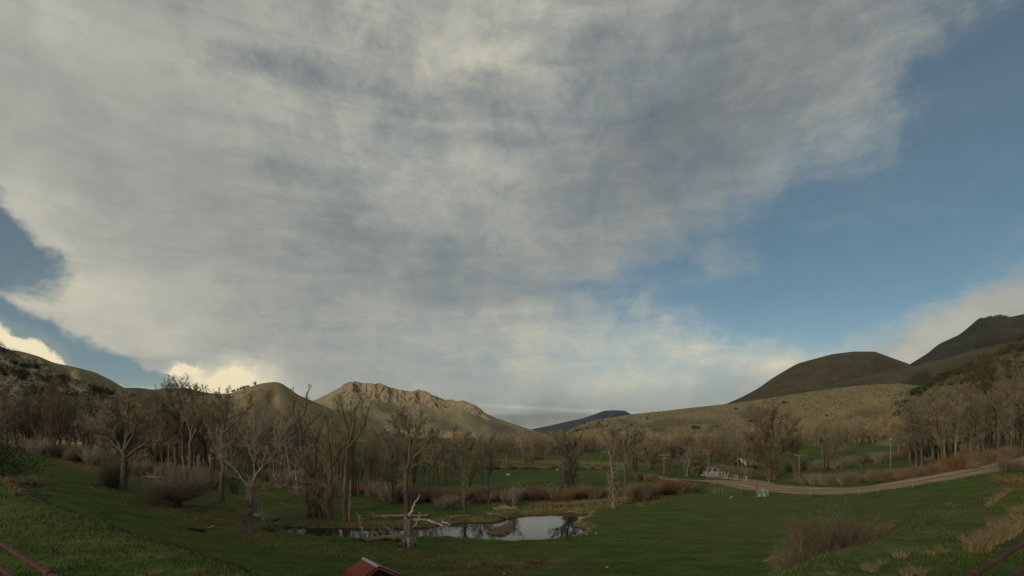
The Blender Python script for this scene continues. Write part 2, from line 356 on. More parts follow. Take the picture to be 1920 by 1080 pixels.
big = t.noise(pos, .035, 4); med = t.noise(t.mapping(pos, scale=(.6, 1.5, 1)), .35, 6, .65); fine = t.noise(pos, 2.6, 6, .7)
tex = t.math('ADD', t.math('MULTIPLY', med, .5), t.math('MULTIPLY', fine, .5))
green = t.mix(t.ramp(tex, .36, .64), (.024, .050, .008), (.088, .120, .024))
green = t.mix(t.ramp(big, .42, .62, 0, .6), green, (.088, .088, .027))
trk = t.noise(t.mapping(pos, scale=(.12, 1.1, 1), rot=(0, 0, .35)), 1.0, 5, .7, 1.5)
green = t.mix(t.ramp(trk, .5, .68, 0, .5), green, (.022, .038, .009))
at = t.new('ShaderNodeAttribute', attribute_name='dry'); dr = t.math('ADD', t.math('MULTIPLY', at.outputs['Fac'], .8), t.math('MULTIPLY', t.math('SUBTRACT', tex, .5), 3.2))
drycol = t.mix(t.ramp(fine, .35, .65), (.075, .078, .026), (.165, .145, .06))
green = t.mix(t.ramp(t.noise(pos, 6, 4, .7), .56, .70, 0, .35), green, (.14, .125, .05))
c = t.mix(t.ramp(dr, .2, .95, 0, .9), green, drycol)
at2 = t.new('ShaderNodeAttribute', attribute_name='dirt'); di = t.math('ADD', at2.outputs['Fac'], t.math('MULTIPLY', t.math('SUBTRACT', tex, .5), 1.6))
c = t.mix(t.ramp(di, .35, 1.0, 0, .85), c, (.12, .088, .055)); t.put(b.inputs['Base Color'], c)
bn = t.new('ShaderNodeBump'); bn.inputs['Strength'].default_value = .9; bn.inputs['Distance'].default_value = .25; t.put(bn.inputs['Height'], tex); t.l.new(bn.outputs[0], b.inputs['Normal'])
gm.materials.append(m)
tag(link('ground', gm), kind='structure')

# water
m, t, b = material('pond_water', .02, .5); b.inputs['Base Color'].default_value = (.012, .014, .010, 1); b.inputs['IOR'].default_value = 1.33
geo = t.new('ShaderNodeNewGeometry'); n = t.noise(t.mapping(geo.outputs['Position'], scale=(1, 2, 1)), 1.2, 3)
bn = t.new('ShaderNodeBump'); bn.inputs['Strength'].default_value = .03; bn.inputs['Distance'].default_value = .05; t.put(bn.inputs['Height'], n); t.l.new(bn.outputs[0], b.inputs['Normal']); M['water'] = m
b.inputs['Specular IOR Level'].default_value = 1.0
x0, x1, y0, y1 = pondP[:, 0].min()-2, pondP[:, 0].max()+2, pondP[:, 1].min()-2, pondP[:, 1].max()+2
tag(link('pond_water', np_mesh('pond_water', np.array([(x0,y0,WL),(x1,y0,WL),(x1,y1,WL),(x0,y1,WL)]), [np.array([[0,1,2,3]])], m)), kind='structure')

# ------------------------------------------------------------------ hills
def hill(name, sky_pts, Yr, Yb, mat, zb=0.0, power=1.0, gully=.10, gfreq=30, seed=1, step=3.0, rows=70, rim=None, ext=None, tdip=0.0, rough=.012, back=1.5, roundr=.0):
    sp = np.array(sky_pts, float); px = np.arange(sp[0, 0], sp[-1, 0]+.1, step)
    # smooth skyline
    ypx = np.interp(px, sp[:, 0], sp[:, 1]); kk = np.hanning(9); kk /= kk.sum(); ypx = np.convolve(np.pad(ypx, 4, 'edge'), kk, 'valid')
    u = (px-CX)/F
    tf = np.linspace(0, 1, rows)
    if rim is not None: tf = np.sort(np.concatenate([np.linspace(0, 1, rows//2), np.linspace(.84, .985, rows-rows//2)]))
    tb = np.linspace(1, back, 8)[1:]; tt = np.concatenate([tf, tb])
    Uu, Tt = np.meshgrid(u, tt, indexing='ij')
    Yrr = (Yr(px) if callable(Yr) else np.full(px.shape, Yr))[:, None]*(1+.05*(fbm(u*4, 0*u, seed+50, 2)-.5)[:, None])
    Ybb = (Yb(px) if callable(Yb) else np.full(px.shape, Yb))[:, None]*(1+.10*(fbm(u*3, 0*u, seed+60, 2)-.5)[:, None])
    Y = Ybb+(Yrr-Ybb)*Tt
    zr = CZ-(ypx[:, None]-HY)/F*Yrr
    z0 = T(Uu[:, :1]*Ybb, Ybb)-2.0 if zb is None else np.full(zr.shape, zb-2.0)
    tc_ = np.clip(Tt, 0, 1); f = tc_**power
    # fluted cross section: sky-line stays the highest projected point
    wgt = (tc_*(1-tc_)*4)**.8
    warp = (fbm(Uu*gfreq*.3, tc_*2.0, seed+3, 3)-.5)*1.2
    gl = np.abs(fbm((Uu+warp*.02*(1+tc_))*gfreq, tc_*1.3, seed, 3)-.5)*2
    H = zr-z0
    f = f-gully*wgt*(1-gl)**2*1.0+gully*.4*wgt
    f = f+(fbm(Uu*gfreq*4, Tt*10, seed+9, 4)-.5)*rough*wgt*2
    ydisp = 0
    if rim is not None:
        ra, rb, ch = rim; wr = sstep(ra, ra+18, px)*sstep(rb, rb-25, px); wr = wr[:, None]
        chv = ch*(.8+.5*fbm(u*18, 0*u, seed+70, 3))[:, None]
        tc0 = .90; jag = (fbm(Uu*45, Tt*0, seed+71, 4)-.5)*.09
        lowf = f*(1-chv)/np.maximum((tc0)**power, .1)*1.0
        lowf = np.minimum(lowf, (1-chv)*np.clip(Tt/tc0, 0, 1)**power*1.0-gully*.6*wgt*(1-gl)**2)
        cl = sstep(tc0-.03+jag, tc0+.035+jag, Tt)
        flute = (fbm(Uu*80, Tt*60, seed+72, 5, .6)-.5)*1.9
        topf = 1-.03*(1-cl)-(1-np.clip(Tt, 0, 1))*.6+(fbm(Uu*110, Tt*60, seed+74, 4, .6)-.5)*.09*(1-sstep(.97, 1, Tt))
        ff = lowf*(1-cl)+topf*cl
        f = f*(1-wr)+ff*wr
        zone = wr*np.exp(-((Tt-tc0)/.05)**2); ydisp = flute*zone*(Yrr-Ybb)*.028
    zf = z0+H*f
    tbk = np.clip((Tt-1)/(back-1), 0, 1); zf = np.where(Tt > 1, zr-(H+5)*tbk**1.15*1.0, zf)
    Y = Y+ydisp
    X = Uu*Y
    # blend the front toe under the ground
    n_, m_ = X.shape; ii, jj = np.meshgrid(np.arange(n_-1), np.arange(m_-1), indexing='ij')
    q = np.stack([ii*m_+jj, (ii+1)*m_+jj, (ii+1)*m_+jj+1, ii*m_+jj+1], -1).reshape(-1, 4)
    me = np_mesh(name, np.stack([X, Y, zf], -1).reshape(-1, 3), [q], mat, smooth=True)
    a = me.attributes.new('height', 'FLOAT', 'POINT'); a.data.foreach_set('value', np.clip(Tt, 0, 2).ravel().astype(np.float32))
    a = me.attributes.new('gully', 'FLOAT', 'POINT'); a.data.foreach_set('value', ((1-gl)**3*np.clip(wgt*1.3, 0, 1)).ravel().astype(np.float32))
    a = me.attributes.new('across', 'FLOAT', 'POINT'); a.data.foreach_set('value', (Uu*F+CX).ravel().astype(np.float32))
    o = tag(link(name, me), kind='structure')
    return dict(X=X, Y=Y, Z=zf, px=px, tt=tt, o=o)
def hill_mat(name, grass1, grass2, shrub, scale, shrub_amt=.5, rock=None, rock_lo=.55, rock_hi=.75, bare=None, bump=.6, bdist=2.0, strata=0.0):
    m, t, b = material(name, .97, .05); geo = t.new('ShaderNodeNewGeometry'); pos = geo.outputs['Position']
    n1 = t.noise(pos, scale*.12, 5, .6); n2 = t.noise(pos, scale, 7, .7); vo = t.new('ShaderNodeTexVoronoi'); t.put(vo.inputs['Vector'], pos); vo.inputs['Scale'].default_value = scale*2.2
    c = t.mix(t.ramp(n1, .35, .65), grass1, grass2)
    c = t.mix(t.ramp(n2, .38, .68, 0, .55), c, tuple(k*1.35 for k in grass2))
    sh = t.math('MULTIPLY', t.ramp(vo.outputs['Distance'], .15, .42, 1, 0), t.ramp(t.noise(pos, scale*.35, 4, .6), .5-.25*shrub_amt, .75-.25*shrub_amt))
    ag = t.new('ShaderNodeAttribute', attribute_name='gully'); gg = t.math('ADD', ag.outputs['Fac'], t.math('MULTIPLY', t.math('SUBTRACT', n2, .5), .8))
    c = t.mix(t.ramp(gg, .45, .85, 0, .7), c, shrub)
    c = t.mix(t.math('MULTIPLY', sh, .85), c, shrub)
    if bare:
        bcol, px0, px1, h0, h1 = bare; aa = t.new('ShaderNodeAttribute', attribute_name='across'); ah = t.new('ShaderNodeAttribute', attribute_name='height')
        reg = t.math('MULTIPLY', t.math('MULTIPLY', t.ramp(aa.outputs['Fac'], px0-30, px0+20), t.ramp(aa.outputs['Fac'], px1-20, px1+30, 1, 0)), t.math('MULTIPLY', t.ramp(ah.outputs['Fac'], h0-.1, h0+.05), t.ramp(ah.outputs['Fac'], h1-.05, h1+.1, 1, 0)))
        nb = t.noise(t.mapping(pos, scale=(1, 1, 2.0)), scale*.25, 6, .7)
        c = t.mix(t.math('MULTIPLY', reg, t.ramp(nb, .41, .55)), c, bcol)
    if rock:
        sn = t.new('ShaderNodeSeparateXYZ'); t.l.new(geo.outputs['Normal'], sn.inputs[0])
        st = t.noise(t.mapping(pos, scale=(1, 1, .8)), scale*1.6, 7, .75)
        rc = t.mix(t.ramp(st, .35, .65), tuple(k*.7 for k in rock), tuple(k*1.15 for k in rock))
        ez = t.math('ADD', sn.outputs[2], t.math('MULTIPLY', t.math('SUBTRACT', n2, .5), .35))
        c = t.mix(t.ramp(ez, rock_lo, rock_hi, 1, 0), c, rc)
    t.put(b.inputs['Base Color'], c)
    bn = t.new('ShaderNodeBump'); bn.inputs['Strength'].default_value = bump; bn.inputs['Distance'].default_value = bdist
    t.put(bn.inputs['Height'], t.math('SUBTRACT', n2, t.math('MULTIPLY', sh, -.6))); t.l.new(bn.outputs[0], b.inputs['Normal'])
    return m
HB = {}
mA = hill_mat('shrubby_hill', (.15,.125,.075), (.21,.175,.11), (.055,.056,.033), .35, .9, bare=((.36,.295,.205), -70, 175, .1, .9), bdist=.8)
mB = hill_mat('olive_hill', (.13,.115,.06), (.18,.155,.085), (.075,.068,.04), .3, .3, bdist=1.2)
mC = hill_mat('dark_ridge', (.06,.055,.035), (.085,.075,.045), (.035,.035,.022), .08, .7)
mD = hill_mat('cone_hill', (.16,.135,.072), (.215,.175,.10), (.07,.06,.036), .09, .7, bdist=4)
mE = hill_mat('rim_mountain', (.185,.168,.095), (.245,.21,.125), (.085,.085,.05), .05, .45, rock=(.27,.215,.155), rock_lo=.50, rock_hi=.70, bare=((.40,.31,.21), 680, 905, .02, .40), bdist=5)
mF = hill_mat('hazy_forest_mesa', (.020,.036,.050), (.034,.052,.066), (.012,.02,.028), .01, .7, bdist=20)  # forest cover, with the blue of distant haze mixed into these colours
mG = hill_mat('sage_hill', (.175,.145,.075), (.235,.195,.105), (.105,.09,.05), .5, .7, bdist=.8)
mH = hill_mat('round_dark_hill', (.052,.046,.027), (.084,.074,.043), (.024,.023,.014), .10, .9, bdist=5)  # cloud shade lying on the hill is put into its darkened colours
mI = hill_mat('dark_mountain', (.024,.024,.017), (.046,.043,.029), (.011,.012,.009), .08, .9, bdist=8)  # mountain colours darkened to stand for cloud shade over it
mJ = hill_mat('juniper_slope', (.12,.10,.05), (.17,.14,.075), (.045,.045,.025), .35, .9, bdist=.8)
lerp = lambda a, b, c, d: (lambda p: np.interp(p, [a, b], [c, d]))
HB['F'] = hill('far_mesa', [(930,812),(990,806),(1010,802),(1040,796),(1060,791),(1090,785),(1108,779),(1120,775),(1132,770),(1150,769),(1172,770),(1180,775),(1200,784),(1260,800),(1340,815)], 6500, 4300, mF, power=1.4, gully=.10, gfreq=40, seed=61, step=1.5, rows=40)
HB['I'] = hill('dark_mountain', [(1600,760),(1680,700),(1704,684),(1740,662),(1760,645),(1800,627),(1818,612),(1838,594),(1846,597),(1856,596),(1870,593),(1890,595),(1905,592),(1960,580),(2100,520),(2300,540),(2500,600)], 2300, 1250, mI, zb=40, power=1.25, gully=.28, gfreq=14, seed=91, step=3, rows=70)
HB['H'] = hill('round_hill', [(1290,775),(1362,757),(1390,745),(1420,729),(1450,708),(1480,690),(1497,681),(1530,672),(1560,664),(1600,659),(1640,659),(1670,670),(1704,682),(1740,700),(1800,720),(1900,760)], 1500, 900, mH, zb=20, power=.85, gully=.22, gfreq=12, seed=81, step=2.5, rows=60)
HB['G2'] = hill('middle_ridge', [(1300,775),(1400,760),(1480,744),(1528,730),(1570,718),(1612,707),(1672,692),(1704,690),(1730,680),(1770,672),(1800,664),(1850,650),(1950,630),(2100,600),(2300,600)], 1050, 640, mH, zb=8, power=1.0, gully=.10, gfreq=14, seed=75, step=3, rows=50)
HB['C'] = hill('dark_ridge', [(100,735),(190,728),(236,727),(260,727),(290,731),(310,728),(350,727),(380,735),(400,738),(430,738),(480,742),(560,770)], 1150, 650, mC, power=1.0, gully=.1, seed=31, step=3, rows=40)
HB['E'] = hill('rim_mountain', [(480,790),(560,762),(600,746),(625,733),(640,725),(650,719),(665,716),(685,719),(700,721),(712,720),(730,726),(745,730),(760,733),(775,735),(785,731),(797,733),(812,741),(826,747),(832,750),(848,750),(858,753),(868,751),(880,755),(893,761),(903,768),(912,776),(930,784),(960,794),(1000,807),(1040,820),(1070,829),(1100,834)], lerp(560, 1080, 1500, 1050), lerp(560, 1080, 620, 560), mE, power=1.45, gully=.24, gfreq=11, seed=43, step=1.0, rows=130, rim=(628, 925, .24))
HB['D'] = hill('cone_hill', [(330,745),(380,742),(430,738),(450,732),(470,725),(485,720),(500,717),(520,716),(530,720),(545,730),(560,741),(580,749),(600,758),(640,775),(720,800)], 1000, 470, mD, power=1.15, gully=.13, gfreq=12, seed=37, step=2, rows=80)
HB['B'] = hill('olive_hill', [(-900,600),(-300,640),(-60,652),(0,655),(30,657),(48,661),(75,669),(100,680),(140,688),(178,698),(205,711),(233,727),(255,737),(300,752),(380,790)], 520, 300, mB, zb=6, power=.9, gully=.13, seed=25, step=3, rows=50)
HB['G'] = hill('sage_hill', [(1010,838),(1040,826),(1058,813),(1075,802),(1100,792),(1120,787),(1190,776),(1250,770),(1300,764),(1360,758),(1400,753),(1450,745),(1500,737),(1560,729),(1600,724),(1640,721),(1684,719),(1730,724),(1800,732),(1900,740),(2100,740)], lerp(1040, 1700, 850, 650), lerp(1040, 1700, 430, 380), mG, zb=None, power=1.0, gully=.17, gfreq=9, seed=55, step=2, rows=90)
HB['A'] = hill('shrubby_hill', [(-900,480),(-300,590),(-60,636),(0,648),(16,656),(33,667),(60,680),(89,694),(120,704),(155,716),(180,723),(211,732),(240,736),(267,742),(289,752),(330,775),(400,800)], lerp(-300, 330, 270, 300), 165, mA, zb=None, power=.95, gully=.10, gfreq=16, seed=15, step=2, rows=70)
HB['J'] = hill('juniper_slope', [(1640,800),(1680,770),(1700,752),(1720,736),(1760,714),(1800,698),(1840,680),(1880,660),(1920,638),(2000,600),(2200,540),(2600,500)], 320, 190, mJ, zb=None, power=.95, gully=.08, gfreq=12, seed=95, step=3, rows=60)
def hill_z(h, px, t):
    i = np.clip(np.searchsorted(h['px'], px), 0, len(h['px'])-1); j = np.clip(np.searchsorted(h['tt'], t), 0, len(h['tt'])-1)
    return np.stack([h['X'][i, j], h['Y'][i, j], h['Z'][i, j]], -1)

# ------------------------------------------------------------------ trees
def norm(v): return v/(np.linalg.norm(v, axis=-1, keepdims=True)+1e-9)
def grow(rg, P0, D0, L, r0, r1, S, curl, up):
    N = len(P0); P = [P0]; D = D0; st = (L/S)[:, None]
    for i in range(S):
        D = norm(D+rg.normal(0, curl, (N, 3))+np.array([0, 0, up])); P.append(P[-1]+D*st)
    P = np.stack(P, 1); f = np.linspace(0, 1, S+1)[None]
    return dict(P=P, R=r0[:, None]*(1-f)+r1[:, None]*f, L=L)
def spawn(rg, B, n, t0, t1, ang, angj, lr, S, curl, up, tip=.25, rr=.55, endbias=0.0, lmin=.35, minr=0):
    N, K, _ = B['P'].shape; K -= 1
    t = t0+(t1-t0)*((np.arange(n)[None]+rg.random((N, n)))/n); t = np.clip(t, 0, .999)
    s = t*K; i = s.astype(int); f = (s-i)[..., None]; idx = np.arange(N)[:, None]
    P0 = B['P'][idx, i]*(1-f)+B['P'][idx, i+1]*f; D = norm(B['P'][idx, i+1]-B['P'][idx, i])
    Rp = B['R'][idx, i]*(1-f[..., 0])+B['R'][idx, i+1]*f[..., 0]
    P0, D, Rp = P0.reshape(-1, 3), D.reshape(-1, 3), Rp.ravel()
    ref = norm(rg.normal(size=D.shape)); side = norm(np.cross(D, ref)); a = R(ang)+rg.normal(0, R(angj), len(D))
    D2 = norm(D*np.cos(a)[:, None]+side*np.sin(a)[:, None])
    L = np.repeat(B['L'], n)*lr*(lmin+(1-lmin)*(1-t.ravel()*.6))*rg.uniform(.65, 1.25, len(D))
    r0 = np.maximum(Rp*rr, minr); return grow(rg, P0, D2, L, r0, np.maximum(r0*tip, minr*.6), S, curl, up)
def cat(Bs, k):
    Vs, Fs, n = [], [], 0
    for B in Bs:
        V, Fq = tubes(B['P'], B['R'], k if isinstance(k, int) else k.pop(0)); Vs.append(V); Fs.append(Fq+n); n += len(V)
    return np.concatenate(Vs), np.concatenate(Fs)
def make_tree(seed, kind):
    rg = np.random.default_rng(seed); o = lambda *a: np.array(a, float)
    if kind in ('spreading', 'tall', 'round', 'sparse', 'fuzzy'):
        cfg = dict(spreading=(.42, 7, .30, 1.0, 52, .62, 7, 6, 8, .05), tall=(.62, 6, .45, 1.0, 26, .60, 7, 6, 8, .05), round=(.34, 9, .25, 1.0, 40, .80, 8, 7, 8, .05),
                   sparse=(.50, 5, .30, 1.0, 38, .70, 5, 4, 4, .04), fuzzy=(.60, 6, .40, 1.0, 30, .55, 7, 6, 8, .03))[kind]
        tl, nl, ts, te, an, ll, n2, n3, n4, up = cfg
        Tk = grow(rg, o([0, 0, -.015]), o([rg.normal(0, .08), rg.normal(0, .08), 1]), o(tl), o(.022), o(.013), 9, .07, .08)
        Tk['R'][0, 0] *= 1.45; Tk['R'][0, 1] *= 1.1
        L1 = spawn(rg, Tk, nl, ts, te, an, 9, ll/tl*1.25, 9, .13, up*1.6, tip=.3, rr=.68, lmin=.75)
        L2 = spawn(rg, L1, n2, .25, 1, 38, 12, .42, 6, .16, up, tip=.35, rr=.55)
        L3 = spawn(rg, L2, n3, .15, 1, 38, 14, .55, 3, .18, up, tip=.5, rr=.5, minr=.0019)
        L4 = spawn(rg, L3, n4, .1, 1, 35, 15, .52, 2, .18, up*.6, tip=.5, rr=.6, minr=.00135)
        if kind == 'sparse': fin = [L3]; L4 = None
        tw = [L3, L4] if L4 is not None else [L3]
        if kind == 'fuzzy':
            E1 = spawn(rg, Tk, 46, .06, .9, 65, 18, .26, 3, .2, .05, tip=.4, rr=.12, minr=.0018); E2 = spawn(rg, E1, 9, .2, 1, 40, 18, .5, 2, .2, .02, minr=.0014)
            tw += [E1, E2]
        return (Tk,), (L1, L2), tw
    if kind == 'column':
        Tk = grow(rg, o([0, 0, -.015]), o([rg.normal(0, .05), rg.normal(0, .05), 1]), o(.97), o(.011), o(.0022), 12, .03, .06)
        L1 = spawn(rg, Tk, 26, .22, .97, 28, 8, .26, 5, .10, .10, tip=.3, rr=.45, lmin=.4)
        L2 = spawn(rg, L1, 7, .15, 1, 28, 10, .45, 3, .12, .1, tip=.4, rr=.5, minr=.0017)
        L3 = spawn(rg, L2, 6, .1, 1, 28, 12, .6, 2, .12, .05, rr=.6, minr=.0013)
        return (Tk,), (L1,), [L2, L3]
    if kind == 'multi':
        n = 6; a = rg.random(n)*6.28; tilt = rg.uniform(.08, .38, n)
        P0 = np.stack([np.cos(a)*.02, np.sin(a)*.02, np.full(n, -.015)], 1); D = norm(np.stack([np.cos(a)*tilt, np.sin(a)*tilt, np.ones(n)], 1))
        Tk = grow(rg, P0, D, rg.uniform(.7, .95, n), np.full(n, .013), np.full(n, .003), 10, .07, .06)
        L1 = spawn(rg, Tk, 9, .25, 1, 32, 9, .34, 5, .12, .06, tip=.3, rr=.5)
        L2 = spawn(rg, L1, 7, .2, 1, 34, 12, .48, 3, .15, .05, rr=.5, minr=.0018)
        L3 = spawn(rg, L2, 7, .1, 1, 32, 14, .6, 2, .15, .03, rr=.6, minr=.0014)
        return (Tk,), (L1,), [L2, L3]
def rcrown(Bs):
    P = np.concatenate([B['P'].reshape(-1, 3) for B in Bs]); return np.percentile(np.hypot(P[:, 0], P[:, 1]), 93), np.percentile(P[:, 2], 99.5)
TREES = {}
def tree_meshes(key, parts, ksides=(8, 5, 3)):
    tk, li, tw = parts; rad, top = rcrown(tw)
    s = 1/top
    out = []
    for Bs, k, nm in ((tk, ksides[0], 'trunk'), (li, ksides[1], 'limbs'), (tw, ksides[2], 'crown')):
        V, Fq = cat(Bs, k); out.append((V*s, Fq))
    return dict(key=key, meshes=out, rad=rad*s, cache={})
for nm, kind, seed in (('spreading0','spreading',3),('spreading1','spreading',14),('tall0','tall',5),('tall1','tall',16),('round0','round',8),('sparse0','sparse',21),('fuzzy0','fuzzy',9),('fuzzy1','fuzzy',19),
                       ('column0','column',4),('column1','column',24),('column2','column',34),('multi0','multi',6),('multi1','multi',26)):
    TREES[nm] = tree_meshes(nm, make_tree(seed, kind))
def get_mesh(tr, i, mat):
    k = (i, mat.name)
    if k not in tr['cache']: tr['cache'][k] = np_mesh(['trunk', 'limb', 'twigs'][i], tr['meshes'][i][0], [tr['meshes'][i][1]], mat, smooth=(i < 2))
    return tr['cache'][k]
def place_tree(key, loc, h, wpx_m=None, twig='twig', bark='bark', name='cottonwood_tree', label=None, cat_='tree', group=None, rz=None):
    tr = TREES[key]; e = bpy.data.objects.new(name, None); col.objects.link(e); e.empty_display_size = .5
    e.location = loc; e.rotation_euler = (0, 0, random.uniform(0, 6.28) if rz is None else rz)
    sx = h if wpx_m is None else min(max(wpx_m/2/tr['rad'], h*.5), h*1.7)
    e.scale = (sx, sx, h)
    tag(e, label, cat_, group)
    for i, (nm, mat) in enumerate((('trunk', M[bark]), ('limbs', M[bark]), ('crown', M[twig]))):
        link(nm, get_mesh(tr, i, mat), e)
    return e
# hero trees: main limbs follow the photographed tree, given in photo pixels from the foot, everything finer is grown
def hero(px, py, limbs, seed, twig='twig', bark='bark', label='', density=(6, 6, 8), tl=(.36, .5, .5), ang=(40, 38, 35), low=None, name='cottonwood_tree', Y=None, twr=.021, up=.05, spread=.25):
    rg = np.random.default_rng(seed); base = G(px, py) if Y is None else GY(px, Y); sc = base[1]/F
    Bs = []
    for pts, w0, w1 in limbs:
        p = np.array(pts, float); S = 12
        d = np.concatenate([[0], np.cumsum(np.hypot(*np.diff(p, axis=0).T))]); q = np.linspace(0, d[-1], S+1)
        x = np.interp(q, d, p[:, 0])*sc; z = np.interp(q, d, -p[:, 1])*sc
        kk = np.array([.25, .5, .25]); x[1:-1] = np.convolve(x, kk, 'valid'); z[1:-1] = np.convolve(z, kk, 'valid')
        Lm = d[-1]*sc; slope = rg.uniform(-1, 1)*spread; y = slope*(q-q[0])*sc*(1 if pts[0][1] != 0 else .12)+np.cumsum(rg.normal(0, .010, S+1))*Lm
        if pts[0][1] == 0: y = y-y[0]
        else:
            b0 = Bs[0]; k = np.argmin(np.abs(b0['P'][0, :, 2]-z[0])+np.abs(b0['P'][0, :, 0]-x[0])); y = y-y[0]+b0['P'][0, k, 1]
        if pts[0][1] == 0: z[0] -= .2
        Pm = np.stack([x, y, z], -1)[None]; Pm[0, 1:-1] += rg.normal(0, .007*Lm, (S-1, 3)); f = np.linspace(0, 1, S+1)
        r = (w0*(1-f)+w1*f)/2*sc
        if pts[0][1] == 0: r[0] *= 1.5; r[1] *= 1.15
        Bs.append(dict(P=Pm, R=r[None], L=np.array([Lm])))
    def merge(L): return dict(P=np.concatenate([b['P'] for b in L]), R=np.concatenate([b['R'] for b in L]), L=np.concatenate([b['L'] for b in L]))
    trunk = [b for b, l in zip(Bs, limbs) if l[0][0][1] == 0]; other = [b for b, l in zip(Bs, limbs) if l[0][0][1] != 0]
    A = merge(Bs) if not other else merge(other+[dict(P=b['P'][:, 5:], R=b['R'][:, 5:], L=b['L']*.5) for b in trunk if False] + [])
    if not other: A = merge(Bs)
    mr = twr*min(1.6, max(.75, base[1]/90))
    L2 = spawn(rg, A, int(density[0]*1.35), .22, 1, ang[0], 12, tl[0]*1.1, 6, .15, up, tip=.3, rr=.5, lmin=.5, minr=mr*1.6)
    L3 = spawn(rg, L2, density[1], .15, 1, ang[1], 14, tl[1], 3, .17, up, tip=.5, rr=.5, minr=mr*1.2)
    L4 = spawn(rg, L3, density[2]+2, .1, 1, ang[2], 15, tl[2], 2, .18, up*.5, tip=.6, rr=.6, minr=mr)
    tw = [L3, L4]
    if low:
        n, ln, t1 = low; E1 = spawn(rg, merge(trunk), n, .03, t1, 42, 16, 1, 3, .2, .12, minr=mr*1.4)
        k = rg.uniform(.5, 1, len(E1['L']))*ln/np.maximum(E1['L'], 1e-6); P0 = E1['P'][:, :1]; E1['P'] = P0+(E1['P']-P0)*k[:, None, None]; E1['L'] = E1['L']*k
        E1['R'] = np.minimum(E1['R'], mr*2.5); E2 = spawn(rg, E1, 10, .15, 1, 42, 18, .55, 2, .2, .03, minr=mr*1.0); tw += [E1, E2]
    e = bpy.data.objects.new(name, None); col.objects.link(e); e.location = base; tag(e, label, 'tree')
    for Bl, k, nm, mt in ((trunk, 10, 'trunk', bark), (other+[L2], 6, 'limbs', bark), (tw, 3, 'crown', twig)):
        V, Fq = cat(Bl, k); link(nm, np_mesh(nm, V, [Fq], M[mt], smooth=(k > 3)), e)
    return e
def W(px_w, Y): return px_w/F*Y

hero(232, 921, [([(0,0),(-2,-30),(-4,-60),(-2,-80)], 12, 9), ([(-2,-62),(20,-84),(52,-94),(75,-88)], 6, 2), ([(-3,-66),(-22,-90),(-38,-112),(-58,-126)], 6, 1.5), ([(-4,-72),(-14,-100),(-24,-130),(-32,-158)], 6, 1.5),
    ([(-2,-78),(6,-110),(4,-140),(10,-172)], 7, 1.5), ([(-2,-76),(22,-108),(36,-136),(50,-150)], 5, 1.2), ([(-2,-55),(16,-62),(36,-60)], 4, 1.2), ([(-2,-78),(-6,-120),(-8,-165)], 5, 1.2)], 101,
    label='broad spreading bare cottonwood with dark trunk and one long low limb reaching right', density=(9,7,8), tl=(.42,.5,.5))
hero(330, 895, [([(0,0),(0,-50),(-1,-90)], 8, 6), ([(16,0),(15,-50),(16,-90),(17,-120)], 7, 3), ([(-1,-85),(-18,-110),(-32,-130),(-42,-140)], 4, 1.2), ([(-1,-88),(-3,-125),(-10,-160)], 4, 1.2), ([(-1,-88),(10,-125),(8,-165)], 4, 1.2), ([(16,-95),(26,-130),(36,-155)], 3.5, 1), ([(16,-88),(20,-130),(18,-162)], 3.5, 1), ([(-1,-70),(-24,-92),(-36,-112)], 3, 1)], 102,
    label='twin trunked tall bare cottonwood standing right behind the round pollard willow', density=(9,7,8), tl=(.45,.5,.5), ang=(32,34,32))
hero(357, 905, [([(0,0),(2,-45),(5,-80)], 9, 6), ([(5,-78),(18,-104),(30,-125),(44,-138)], 5, 1.2), ([(5,-80),(-4,-115),(-12,-140),(-16,-152)], 5, 1.2), ([(8,-88),(26,-110),(50,-118)], 3.5, 1), ([(5,-82),(10,-120),(18,-158)], 4, 1)], 103,
    label='bare cottonwood with a dark curved fork between the twin trunks and the straight dark trunk', density=(9,7,7), tl=(.42,.5,.5))
hero(415, 940, [([(0,0),(-1,-60),(-1,-115),(2,-140)], 9, 5), ([(0,-120),(-14,-150),(-26,-170),(-40,-190)], 4, 1), ([(1,-130),(10,-160),(14,-195)], 4, 1), ([(1,-125),(26,-150),(44,-165),(58,-185)], 4, 1), ([(0,-100),(36,-118),(56,-135)], 3, 1), ([(0,-135),(-6,-170),(-10,-200)], 3.5, 1)], 104,
    label='tall bare cottonwood with one straight dark trunk left of the pale leaning-limbed tree', density=(9,7,8), tl=(.42,.5,.5))
hero(467, 998, [([(0,0),(0,-40),(2,-75),(6,-100)], 12, 7), ([(2,-78),(-20,-110),(-45,-140),(-65,-175)], 5, 1.2), ([(4,-92),(24,-122),(50,-145),(66,-180),(76,-192)], 5.5, 1.2), ([(6,-98),(10,-140),(8,-180),(14,-212)], 5, 1), ([(8,-130),(-8,-165),(-20,-185),(-30,-198)], 3, 1), ([(40,-138),(46,-170),(54,-200)], 3, .8), ([(4,-60),(34,-80),(62,-88),(82,-96)], 3, .8)], 105,
    twig='twig_grey', bark='bark_pale', label='pale grey bare tree with wide forked limbs and shaggy trunk, left of the stream', density=(11,7,8), low=(70, 2.0, .9))
